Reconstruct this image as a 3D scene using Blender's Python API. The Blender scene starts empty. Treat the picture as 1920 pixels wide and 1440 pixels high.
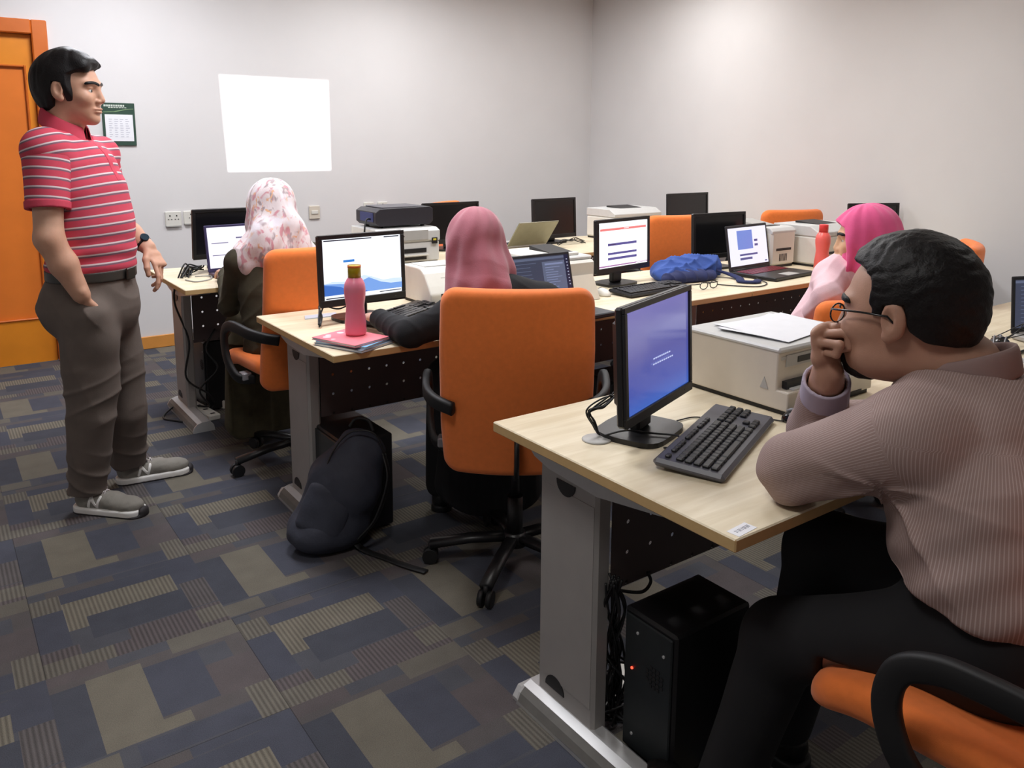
import bpy, bmesh, math, random
import numpy as np
from mathutils import Vector, Matrix
random.seed(7); rng = np.random.default_rng(7)
PI = math.pi
scene = bpy.context.scene
COL = scene.collection

# ------------------------------------------------------------------ camera
F, CX, CY = 1528.0, 960.0, 522.0
yaw, pit, rol = 0.94673722, 0.16280597, -0.00590706
_f = np.array([math.cos(yaw)*math.cos(pit), math.sin(yaw)*math.cos(pit), -math.sin(pit)])
_r = np.array([math.sin(yaw), -math.cos(yaw), 0.0])
_d = np.cross(_f, _r)
_c, _s = math.cos(rol), math.sin(rol)
CR = _c*_r + _s*_d; CD = -_s*_r + _c*_d; CF = _f
CAM = np.array([0.0, 0.0, 1.40])
cam_data = bpy.data.cameras.new('camera'); cam = bpy.data.objects.new('camera', cam_data); COL.objects.link(cam)
cam.matrix_world = Matrix(((CR[0], -CD[0], -CF[0], CAM[0]), (CR[1], -CD[1], -CF[1], CAM[1]), (CR[2], -CD[2], -CF[2], CAM[2]), (0, 0, 0, 1)))
cam_data.sensor_width = 36; cam_data.lens = F/1920*36; cam_data.shift_y = -(720-CY)/1920
cam_data.clip_start = 0.05
scene.camera = cam

# ------------------------------------------------------------------ world, exposure
world = bpy.data.worlds.new('world'); scene.world = world; world.use_nodes = True
world.node_tree.nodes['Background'].inputs[0].default_value = (0.05, 0.05, 0.055, 1)
world.node_tree.nodes['Background'].inputs[1].default_value = 1.0
vs = scene.view_settings
vs.view_transform = 'Standard'; vs.look = 'None'; vs.exposure = 0.45; vs.gamma = 1.0; vs.use_curve_mapping = False
ROOM = dict(x0=-1.6, x1=5.13, y0=-1.4, y1=5.88, h=2.75)
# ceiling fittings: (x, y, width, depth, power, (r,g,b)) - the rows over the far desks are on, those near the camera are dimmer; the last is an added fill lamp
LIGHTS = [(1.0, 4.75, .6, .6, 25, (.96, .98, 1.05)), (2.9, 4.75, .6, .6, 18, (.98, .99, 1.02)), (4.3, 4.3, .6, .6, 11, (1, .99, .98)),
          (1.15, 2.7, .6, .6, 17, (.97, .98, 1.03)), (2.6, 2.7, .6, .6, 13, (.99, .99, 1.0)), (4.0, 2.5, .6, .6, 7, (1, .99, .97)),
          (3.4, 0.6, .6, .6, 5, (1, .98, .95)), (0.0, 0.9, .6, .6, 10, (1, .98, .96))]  # last entry: unseen fill, added to brighten the sides turned to the camera

# ------------------------------------------------------------------ tags
def tag(o, label=None, cat=None, group=None, kind=None):
    if label: o['label'] = label
    if cat: o['category'] = cat
    if group: o['group'] = group
    if kind: o['kind'] = kind
    return o
def thing(name, label, cat, loc=(0, 0, 0), rotz=0, group=None):
    o = bpy.data.objects.new(name, None); COL.objects.link(o)
    o.location = loc; o.rotation_euler = (0, 0, rotz); o.empty_display_size = .05
    return tag(o, label, cat, group)

# ------------------------------------------------------------------ materials
def lin(c):
    return tuple(((v/255)/12.92 if v/255 <= .04045 else (((v/255)+.055)/1.055)**2.4) for v in c)
MATS = {}
def mat(name, rgb, rough=.6, metal=0.0, noise=0.0, nscale=30, bump=0.0, bscale=200, emit=None, estr=1.0, alpha=1.0, trans=0.0, coat=0.0, spec=.5, sheen=0.0, sss=0.0):
    if name in MATS: return MATS[name]
    m = bpy.data.materials.new(name); m.use_nodes = True; nt = m.node_tree; N = nt.nodes; L = nt.links
    b = N['Principled BSDF']; c = (*lin(rgb), 1)
    b.inputs['Base Color'].default_value = c; b.inputs['Roughness'].default_value = rough; b.inputs['Metallic'].default_value = metal
    b.inputs['Specular IOR Level'].default_value = spec
    if coat: b.inputs['Coat Weight'].default_value = coat
    if sheen: b.inputs['Sheen Weight'].default_value = sheen
    if sss:
        b.inputs['Subsurface Weight'].default_value = sss; b.inputs['Subsurface Radius'].default_value = (.012, .005, .003); b.inputs['Subsurface Scale'].default_value = 1.0
    if trans: b.inputs['Transmission Weight'].default_value = trans
    if alpha < 1: b.inputs['Alpha'].default_value = alpha
    tc = N.new('ShaderNodeTexCoord')
    n = N.new('ShaderNodeTexNoise'); n.inputs['Scale'].default_value = nscale; n.inputs['Detail'].default_value = 4
    L.new(tc.outputs['Object'], n.inputs['Vector'])
    mx = N.new('ShaderNodeMixRGB'); mx.blend_type = 'MULTIPLY'; mx.inputs[0].default_value = 1
    cr = N.new('ShaderNodeMapRange'); cr.inputs['From Min'].default_value = .3; cr.inputs['From Max'].default_value = .7
    nn = max(noise, .02); cr.inputs['To Min'].default_value = 1-nn; cr.inputs['To Max'].default_value = 1+nn*.6
    L.new(n.outputs['Fac'], cr.inputs['Value']); mx.inputs[1].default_value = c; L.new(cr.outputs[0], mx.inputs[2]); L.new(mx.outputs[0], b.inputs['Base Color'])
    if bump:
        n2 = N.new('ShaderNodeTexNoise'); n2.inputs['Scale'].default_value = bscale; n2.inputs['Detail'].default_value = 3
        L.new(tc.outputs['Object'], n2.inputs['Vector'])
        bp = N.new('ShaderNodeBump'); bp.inputs['Strength'].default_value = bump; bp.inputs['Distance'].default_value = .002
        L.new(n2.outputs['Fac'], bp.inputs['Height']); L.new(bp.outputs[0], b.inputs['Normal'])
    if emit:
        b.inputs['Emission Color'].default_value = (*lin(emit), 1); b.inputs['Emission Strength'].default_value = estr
    MATS[name] = m
    return m
def nodes(m): return m.node_tree.nodes, m.node_tree.links, m.node_tree.nodes['Principled BSDF']
def mathn(N, L, op, a, b=None, c=None):
    n = N.new('ShaderNodeMath'); n.operation = op
    for i, v in enumerate((a, b, c)):
        if v is None: continue
        if isinstance(v, (int, float)): n.inputs[i].default_value = v
        else: L.new(v, n.inputs[i])
    return n.outputs[0]

# ------------------------------------------------------------------ mesh builder
class MB:
    def __init__(s): s.v = []; s.f = []; s.m = []; s.sm = []
    def add(s, vs_, fs, mi=0, smooth=False, M=None):
        o = len(s.v)
        for v in vs_:
            v = Vector(v)
            if M is not None: v = M @ v
            s.v.append(tuple(v))
        for f in fs: s.f.append(tuple(i+o for i in f)); s.m.append(mi); s.sm.append(smooth)
        return s
    def box(s, x0, x1, y0, y1, z0, z1, b=0.0, mi=0, M=None):
        if b <= 0:
            vs_ = [(x, y, z) for z in (z0, z1) for y in (y0, y1) for x in (x0, x1)]
            return s.add(vs_, [(0, 2, 3, 1), (4, 5, 7, 6), (0, 1, 5, 4), (2, 6, 7, 3), (0, 4, 6, 2), (1, 3, 7, 5)], mi, False, M)
        b = min(b, (x1-x0)/2.01, (y1-y0)/2.01, (z1-z0)/2.01)
        c = ((x0+x1)/2, (y0+y1)/2, (z0+z1)/2); h = ((x1-x0)/2, (y1-y0)/2, (z1-z0)/2)
        vs_ = []; idx = {}
        for sx in (-1, 1):
            for sy in (-1, 1):
                for sz in (-1, 1):
                    for ax in range(3):
                        p = [c[0]+sx*(h[0]-b), c[1]+sy*(h[1]-b), c[2]+sz*(h[2]-b)]
                        p[ax] = c[ax]+(sx, sy, sz)[ax]*h[ax]
                        idx[(sx, sy, sz, ax)] = len(vs_); vs_.append(p)
        fs = []
        for ax in range(3):
            o1, o2 = [a for a in range(3) if a != ax]
            for sg in (-1, 1):
                q = []
                for (u, w) in ((-1, -1), (1, -1), (1, 1), (-1, 1)):
                    k = [0, 0, 0]; k[ax] = sg; k[o1] = u; k[o2] = w; q.append(idx[(*k, ax)])
                fs.append(tuple(q))
            for u in (-1, 1):
                for w in (-1, 1):
                    k0 = [0, 0, 0]; k0[o1] = u; k0[o2] = w; k1 = list(k0); k0[ax] = -1; k1[ax] = 1
                    fs.append((idx[(*k0, o1)], idx[(*k1, o1)], idx[(*k1, o2)], idx[(*k0, o2)]))
        for sx in (-1, 1):
            for sy in (-1, 1):
                for sz in (-1, 1): fs.append(tuple(idx[(sx, sy, sz, a)] for a in range(3)))
        return s.add(vs_, fs, mi, False, M)
    def cyl(s, a, b, r0, r1=None, n=20, mi=0, M=None, caps=True):
        r1 = r0 if r1 is None else r1
        a = Vector(a); b = Vector(b); d = (b-a).normalized(); u = d.orthogonal().normalized(); w = d.cross(u)
        vs_ = []
        for (p, r) in ((a, r0), (b, r1)):
            for i in range(n): t = 2*PI*i/n; vs_.append(p+u*(r*math.cos(t))+w*(r*math.sin(t)))
        o = len(s.v)
        s.add(vs_, [(i, (i+1) % n, n+(i+1) % n, n+i) for i in range(n)], mi, True, M)
        if caps: s.add(vs_, [tuple(range(n))[::-1], tuple(range(n, 2*n))], mi, False, M)
        return s
    def tube(s, pts, r, n=8, mi=0, M=None, flat=None, up=None):
        # flat = (half width, half thickness) gives a flattened section
        P = [Vector(p) for p in pts]; vs_ = []; fs = []; prev = None
        for i, p in enumerate(P):
            t = (P[min(i+1, len(P)-1)]-P[max(i-1, 0)]).normalized()
            if up is not None: u = t.cross(Vector(up)).normalized(); prev = u
            elif prev is None: u = t.orthogonal().normalized()
            else: u = (prev-t*prev.dot(t)).normalized()
            prev = u; w = t.cross(u)
            ra, rb = (flat if flat else (r, r))
            for k in range(n):
                a = 2*PI*k/n
                if flat:
                    ca, sa = math.cos(a), math.sin(a); e = .5
                    vs_.append(p+u*(ra*math.copysign(abs(ca)**e, ca))+w*(rb*math.copysign(abs(sa)**e, sa)))
                else: vs_.append(p+u*(ra*math.cos(a))+w*(rb*math.sin(a)))
        for i in range(len(P)-1):
            for k in range(n): fs.append((i*n+k, i*n+(k+1) % n, (i+1)*n+(k+1) % n, (i+1)*n+k))
        fs.append(tuple(range(n))[::-1]); fs.append(tuple((len(P)-1)*n+k for k in range(n)))
        return s.add(vs_, fs, mi, True, M)
    def lathe(s, prof, n=28, mi=0, c=(0, 0, 0), M=None):
        vs_ = []; fs = []
        for (r, z) in prof:
            for i in range(n): t = 2*PI*i/n; vs_.append((c[0]+r*math.cos(t), c[1]+r*math.sin(t), c[2]+z))
        for j in range(len(prof)-1):
            for i in range(n): fs.append((j*n+i, j*n+(i+1) % n, (j+1)*n+(i+1) % n, (j+1)*n+i))
        return s.add(vs_, fs, mi, True, M)
    def prism(s, out, a, b, axis='z', mi=0, M=None, smooth=False):
        # out = 2D outline, extruded from a to b along axis
        def P(u, w, h): return {'z': (u, w, h), 'y': (u, h, w), 'x': (h, u, w)}[axis]
        n = len(out); vs_ = [P(u, w, a) for u, w in out]+[P(u, w, b) for u, w in out]
        s.add(vs_, [(i, (i+1) % n, n+(i+1) % n, n+i) for i in range(n)], mi, smooth, M)
        s.add(vs_, [tuple(range(n))[::-1], tuple(range(n, 2*n))], mi, False, M)
        return s
    def quad(s, pts, mi=0, M=None): return s.add(pts, [tuple(range(len(pts)))], mi, False, M)
    def build(s, name, mats, parent=None, bevel=0, sub=0):
        me = bpy.data.meshes.new(name); me.from_pydata(s.v, [], s.f)
        ms = mats if isinstance(mats, (list, tuple)) else [mats]
        for m in ms: me.materials.append(m)
        me.polygons.foreach_set('material_index', s.m); me.polygons.foreach_set('use_smooth', s.sm)
        me.validate(); 
        bm = bmesh.new(); bm.from_mesh(me); bmesh.ops.remove_doubles(bm, verts=bm.verts, dist=1e-6); bmesh.ops.recalc_face_normals(bm, faces=bm.faces); bm.to_mesh(me); bm.free()
        o = bpy.data.objects.new(name, me); COL.objects.link(o)
        if parent is not None: o.parent = parent
        if bevel:
            b = o.modifiers.new('bevel', 'BEVEL'); b.width = bevel; b.segments = 2; b.limit_method = 'ANGLE'
        if sub:
            b = o.modifiers.new('sub', 'SUBSURF'); b.levels = sub; b.render_levels = sub
        return o
def bez(pts, n=12):
    # Catmull-Rom through points
    P = [np.array(p, float) for p in pts]; P = [2*P[0]-P[1]]+P+[2*P[-1]-P[-2]]; out = []
    for i in range(1, len(P)-2):
        for k in range(n):
            t = k/n
            out.append(.5*((2*P[i])+(-P[i-1]+P[i+1])*t+(2*P[i-1]-5*P[i]+4*P[i+1]-P[i+2])*t*t+(-P[i-1]+3*P[i]-3*P[i+1]+P[i+2])*t**3))
    out.append(P[-2]); return out

# ------------------------------------------------------------------ signed-distance modelling for soft shapes
def A(p): return np.array(p, float)
def unit(v): v = A(v); return v/np.linalg.norm(v)
class Soft:
    def __init__(s): s.p = []; s.lim = None
    def seg(s, a, b, ra, rb=None, k=.012, u=None, op='+'):
        """tapered limb; ra/rb scalars or (radius along u, radius across)"""
        a = A(a); b = A(b); rb = ra if rb is None else rb
        if u is None:
            ra_ = ra if not np.isscalar(ra) else (ra, ra); rb_ = rb if not np.isscalar(rb) else (rb, rb); u = np.array([0.31, .22, .9])
        else: ra_, rb_ = (ra if not np.isscalar(ra) else (ra, ra)), (rb if not np.isscalar(rb) else (rb, rb))
        ab = b-a; L = np.linalg.norm(ab)+1e-9; t_ = ab/L; u = A(u); u = u-t_*u.dot(t_); u /= np.linalg.norm(u)+1e-9; w = np.cross(t_, u)
        R = max(*ra_, *rb_)
        def ev(P):
            q = P-a; h = q@t_; tt = np.clip(h/L, 0, 1); du = q@u; dw = q@w; ds = h-tt*L
            r0 = ra_[0]+(rb_[0]-ra_[0])*tt; r1 = ra_[1]+(rb_[1]-ra_[1])*tt; rm = np.minimum(r0, r1)
            return (np.sqrt((du/r0)**2+(dw/r1)**2+(ds/rm)**2)-1)*rm
        s.p.append((ev, np.minimum(a, b)-R, np.maximum(a, b)+R, k, op)); return s
    def chain(s, pts, rad, k=.012, u=None):
        for i in range(len(pts)-1): s.seg(pts[i], pts[i+1], rad[i], rad[i+1], k if i == 0 else .004, u)
        return s
    def ell(s, c, r, k=.012, op='+', R=None):
        c = A(c); r = A(r if not np.isscalar(r) else (r, r, r)); m = r.min(); RR = None if R is None else A(R)
        def ev(P):
            q = P-c
            if RR is not None: q = q@RR
            return (np.sqrt(((q/r)**2).sum(-1))-1)*m
        e = r.max(); s.p.append((ev, c-e, c+e, k, op)); return s
    def slab(s, c, hx, hy, hz, cr, er, k=.0, R=None, op='+'):
        """rounded rectangle hx x hy (corner radius cr) of half thickness hz (edge radius er); local z = thickness"""
        c = A(c); RR = np.eye(3) if R is None else A(R)
        def ev(P):
            q = (P-c)@RR; ax = np.abs(q[..., 0])-hx+cr; ay = np.abs(q[..., 1])-hy+cr
            d2 = np.minimum(np.maximum(ax, ay), 0)+np.sqrt(np.maximum(ax, 0)**2+np.maximum(ay, 0)**2)-cr
            w0 = d2+er; w1 = np.abs(q[..., 2])-hz+er
            return np.minimum(np.maximum(w0, w1), 0)+np.sqrt(np.maximum(w0, 0)**2+np.maximum(w1, 0)**2)-er
        e = math.sqrt(hx*hx+hy*hy+hz*hz); s.p.append((ev, c-e, c+e, k, op)); return s
    def fn(s, ev, op, lo=None, hi=None, k=0.0): s.p.append((ev, lo, hi, k, op)); return s
    def mesh(s, h, xf=None):
        pl = [p for p in s.p if p[4] == '+']
        lo = np.min([p[1] for p in pl], 0)-3*h; hi = np.max([p[2] for p in pl], 0)+3*h
        if s.lim is not None: lo, hi = A(s.lim[0]), A(s.lim[1])
        n = np.ceil((hi-lo)/h).astype(int)+1
        g = np.full(n, .06, np.float32)
        ax = [lo[i]+h*np.arange(n[i]) for i in range(3)]
        for ev, a, b, k, op in s.p:
            if a is None: i0 = np.zeros(3, int); i1 = n
            else:
                mg = .06 if op == '+' else .012
                i0 = np.clip(np.floor((a-mg-lo)/h).astype(int), 0, n-1); i1 = np.clip(np.ceil((b+mg-lo)/h).astype(int)+1, 1, n)
            if (i1 <= i0).any(): continue
            if op == 'off': g -= k; continue
            X = np.stack(np.meshgrid(ax[0][i0[0]:i1[0]], ax[1][i0[1]:i1[1]], ax[2][i0[2]:i1[2]], indexing='ij'), -1)
            d = ev(X).astype(np.float32); sl = tuple(slice(i0[i], i1[i]) for i in range(3)); o = g[sl]
            if op == '+':
                if k > 0:
                    hh = np.clip(.5+.5*(o-d)/k, 0, 1); g[sl] = o*(1-hh)+d*hh-k*hh*(1-hh)
                else: g[sl] = np.minimum(o, d)
            elif op == '-':
                if k > 0:
                    dd = -d; hh = np.clip(.5-.5*(o-dd)/k, 0, 1); g[sl] = o*(1-hh)+dd*hh+k*hh*(1-hh)
                else: g[sl] = np.maximum(o, -d)
            else: g[sl] = np.maximum(o, d)
        return nets(g, lo, h)
def nets(g, lo, h):
    s = g < 0; nx, ny, nz = g.shape
    cnt = sum(s[i:nx-1+i, j:ny-1+j, k:nz-1+k].astype(np.int8) for i in (0, 1) for j in (0, 1) for k in (0, 1))
    act = (cnt > 0) & (cnt < 8); I = np.argwhere(act)
    if len(I) == 0: return np.zeros((0, 3)), np.zeros((0, 4), int)
    idm = -np.ones(act.shape, np.int64); idm[act] = np.arange(len(I))
    acc = np.zeros((len(I), 3)); num = np.zeros(len(I))
    cs = [(i, j, k) for i in (0, 1) for j in (0, 1) for k in (0, 1)]
    vals = {c: g[I[:, 0]+c[0], I[:, 1]+c[1], I[:, 2]+c[2]] for c in cs}
    for a in cs:
        for d in range(3):
            if a[d] == 0:
                b = list(a); b[d] = 1; b = tuple(b); va, vb = vals[a], vals[b]; m = (va < 0) != (vb < 0)
                t = np.where(m, va/(va-vb+1e-12), 0)
                p = np.tile(A(a), (len(I), 1)); p[:, d] += t; acc += p*m[:, None]; num += m
    V = lo+h*(I+acc/num[:, None]); Fs = []
    for d in range(3):
        e = [0, 0, 0]; e[d] = 1
        s0 = s[tuple(slice(0, n_-e[i]) for i, n_ in enumerate(g.shape))]; s1 = s[tuple(slice(e[i], None) for i in range(3))]
        E = np.argwhere(s0 != s1); o1, o2 = (d+1) % 3, (d+2) % 3
        E = E[(E[:, o1] > 0) & (E[:, o2] > 0) & (E[:, o1] < g.shape[o1]-1) & (E[:, o2] < g.shape[o2]-1)]
        fl = s0[E[:, 0], E[:, 1], E[:, 2]]; q = []
        for (u, w) in ((0, 0), (-1, 0), (-1, -1), (0, -1)):
            c = E.copy(); c[:, o1] += u; c[:, o2] += w; q.append(idm[c[:, 0], c[:, 1], c[:, 2]])
        q = np.stack(q, 1); q[~fl] = q[~fl][:, ::-1]; q = q[:, ::-1]
        Fs.append(q[(q >= 0).all(1)])
    return V, np.concatenate(Fs)[:, ::-1]
def vnormals(V, Q):
    n = np.cross(V[Q[:, 2]]-V[Q[:, 0]], V[Q[:, 3]]-V[Q[:, 1]]); N = np.zeros_like(V)
    for k in range(4): np.add.at(N, Q[:, k], n)
    return N/(np.linalg.norm(N, axis=1, keepdims=True)+1e-12)
def relax(V, Q, it=1, w=.5):
    for _ in range(it):
        S = np.zeros_like(V); c = np.zeros(len(V))
        for k in range(4): np.add.at(S, Q[:, k], V[Q[:, (k+1) % 4]]); np.add.at(S, Q[:, (k+1) % 4], V[Q[:, k]]); np.add.at(c, Q[:, k], 1); np.add.at(c, Q[:, (k+1) % 4], 1)
        V = V*(1-w)+w*S/np.maximum(c, 1)[:, None]
    return V
def soft_obj(name, blocks, m, parent=None, base=(0, 0, 0), disp=None, attrs=None, it=1, bend=None, smooth=True):
    """blocks = list of (Soft, resolution) joined into one mesh"""
    Vs, Qs, o = [], [], 0
    for sf, h in blocks:
        V, Q = sf.mesh(h); V = relax(V, Q, it)
        if disp is not None:
            N = vnormals(V, Q); V = V+N*disp(V, N)[:, None]
        Vs.append(V); Qs.append(Q+o); o += len(V)
    V = np.concatenate(Vs); Q = np.concatenate(Qs)
    if bend is not None: V = bend(V)
    W = V-A(base)
    me = bpy.data.meshes.new(name); me.vertices.add(len(W)); me.vertices.foreach_set('co', W.ravel())
    me.loops.add(Q.size); me.loops.foreach_set('vertex_index', Q.ravel().astype(np.int32))
    me.polygons.add(len(Q)); me.polygons.foreach_set('loop_start', np.arange(0, Q.size, 4, dtype=np.int32)); me.polygons.foreach_set('use_smooth', np.ones(len(Q), bool))
    for mm in (m if isinstance(m, (list, tuple)) else [m]): me.materials.append(mm)
    me.update(calc_edges=True)
    if attrs:
        N = vnormals(V, Q)
        for k, fn in attrs.items():
            at = me.attributes.new(k, 'FLOAT', 'POINT'); at.data.foreach_set('value', fn(V, N).astype(np.float32))
    ob = bpy.data.objects.new(name, me); COL.objects.link(ob)
    if parent is not None: ob.parent = parent
    return ob
def wob(P, f, seed=0, dirs=5):
    r = np.random.default_rng(seed); o = np.zeros(len(P))
    for i in range(dirs):
        d = r.normal(size=3); d /= np.linalg.norm(d); o += np.sin((P@d)*f*r.uniform(.7, 1.4)*2*PI+r.uniform(0, 6.3)+1.3*np.sin((P@r.normal(size=3))*f*2))
    return o/dirs
def at(px, py, d):
    """point of the room seen at (px, py) at depth d"""
    return CAM+(CR*((px-CX)/F)+CD*((py-CY)/F)+CF)*d
def onto(px, py, B, o=0.0):
    """point seen at (px, py) on the upright plane through B that faces the camera, shifted back by o"""
    n = A([CF[0], CF[1], 0]); n /= np.linalg.norm(n); r = CR*((px-CX)/F)+CD*((py-CY)/F)+CF
    t = ((A(B)+n*o-CAM)@n)/(r@n); return CAM+r*t
# ================================================================== materials
wall_m = mat('wall_paint', (224, 222, 222), .75, noise=.02, nscale=3, bump=.05, bscale=300)
ceil_m = mat('ceiling_paint', (225, 225, 222), .8, noise=.02)
plastic_w = mat('white_plastic', (222, 220, 212), .45, noise=.02)
plastic_g = mat('grey_plastic', (178, 176, 172), .45, noise=.03)
plastic_l = mat('light_grey_plastic', (205, 205, 203), .42, noise=.03)
beige_p = mat('beige_plastic', (214, 205, 190), .45, noise=.02)
dark_p = mat('dark_slot', (28, 27, 28), .5, noise=.05)
black_p = mat('black_plastic', (26, 25, 27), .38, noise=.05, bump=.1, bscale=600)
black_soft = mat('black_rubber', (20, 20, 22), .6, noise=.05)
black_gloss = mat('black_gloss', (14, 14, 16), .18, noise=.02)
silver_m = mat('silver_plastic', (150, 150, 155), .35, .3, noise=.03)
steel = mat('grey_painted_steel', (164, 160, 157), .45, .15, noise=.05, nscale=12)
steel_l = mat('light_painted_steel', (196, 196, 196), .35, .35, noise=.03)
panel_dark = mat('dark_panel', (58, 50, 52), .55, noise=.04)
edge_m = mat('maple_edge', (206, 172, 120), .5, noise=.04, nscale=60)
orange_f = mat('orange_fabric', (246, 128, 54), .85, noise=.05, nscale=60, bump=.25, bscale=900, sheen=.2)
wood_o = mat('orange_wood', (232, 142, 36), .38, noise=.09, nscale=6)
wood_of = mat('orange_wood_frame', (208, 108, 36), .4, noise=.09, nscale=7)
wood_op = mat('orange_wood_panel', (234, 128, 48), .36, noise=.07, nscale=5)
wood_b = mat('orange_baseboard', (214, 146, 70), .4, noise=.06, nscale=8)
paper_m = mat('white_paper', (238, 239, 244), .7, noise=.01)
chrome = mat('chrome', (200, 200, 200), .2, 1.0)
cable_m = mat('cable_black', (18, 18, 20), .5)
cable_g = mat('cable_grey', (150, 150, 148), .5)

def maple():
    m = mat('maple_laminate', (226, 216, 192), .42, noise=.0); N, L, b = nodes(m)
    tc = N.new('ShaderNodeTexCoord'); mp = N.new('ShaderNodeMapping'); mp.inputs['Scale'].default_value = (1.5, 14, 1); L.new(tc.outputs['Object'], mp.inputs[0])
    n = N.new('ShaderNodeTexNoise'); n.inputs['Scale'].default_value = 3; n.inputs['Detail'].default_value = 6; n.inputs['Distortion'].default_value = .6; L.new(mp.outputs[0], n.inputs['Vector'])
    r = N.new('ShaderNodeValToRGB'); r.color_ramp.elements[0].position = .35; r.color_ramp.elements[0].color = (*lin((219, 204, 173)), 1); r.color_ramp.elements[1].position = .7; r.color_ramp.elements[1].color = (*lin((236, 224, 197)), 1)
    L.new(n.outputs['Fac'], r.inputs[0]); L.new(r.outputs[0], b.inputs['Base Color']); return m
maple_m = maple()

def perforated():
    # real punched holes: round openings on a 75 mm grid let the light and the view through
    m = mat('punched_panel', (84, 73, 73), .55, noise=.04); N, L, b = nodes(m)
    tc = N.new('ShaderNodeTexCoord'); sp = N.new('ShaderNodeSeparateXYZ'); L.new(tc.outputs['Object'], sp.inputs[0])
    G = .075
    def cell(o, off): return mathn(N, L, 'MULTIPLY', mathn(N, L, 'SUBTRACT', mathn(N, L, 'FRACT', mathn(N, L, 'DIVIDE', mathn(N, L, 'ADD', o, off), G)), .5), G)
    u = cell(sp.outputs[0], 10*G); w = cell(sp.outputs[2], 10*G+.02)
    d = mathn(N, L, 'SQRT', mathn(N, L, 'ADD', mathn(N, L, 'MULTIPLY', u, u), mathn(N, L, 'MULTIPLY', w, w)))
    b_ = mathn(N, L, 'GREATER_THAN', d, .0052); L.new(b_, b.inputs['Alpha']); return m
perf_m = perforated()

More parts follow.
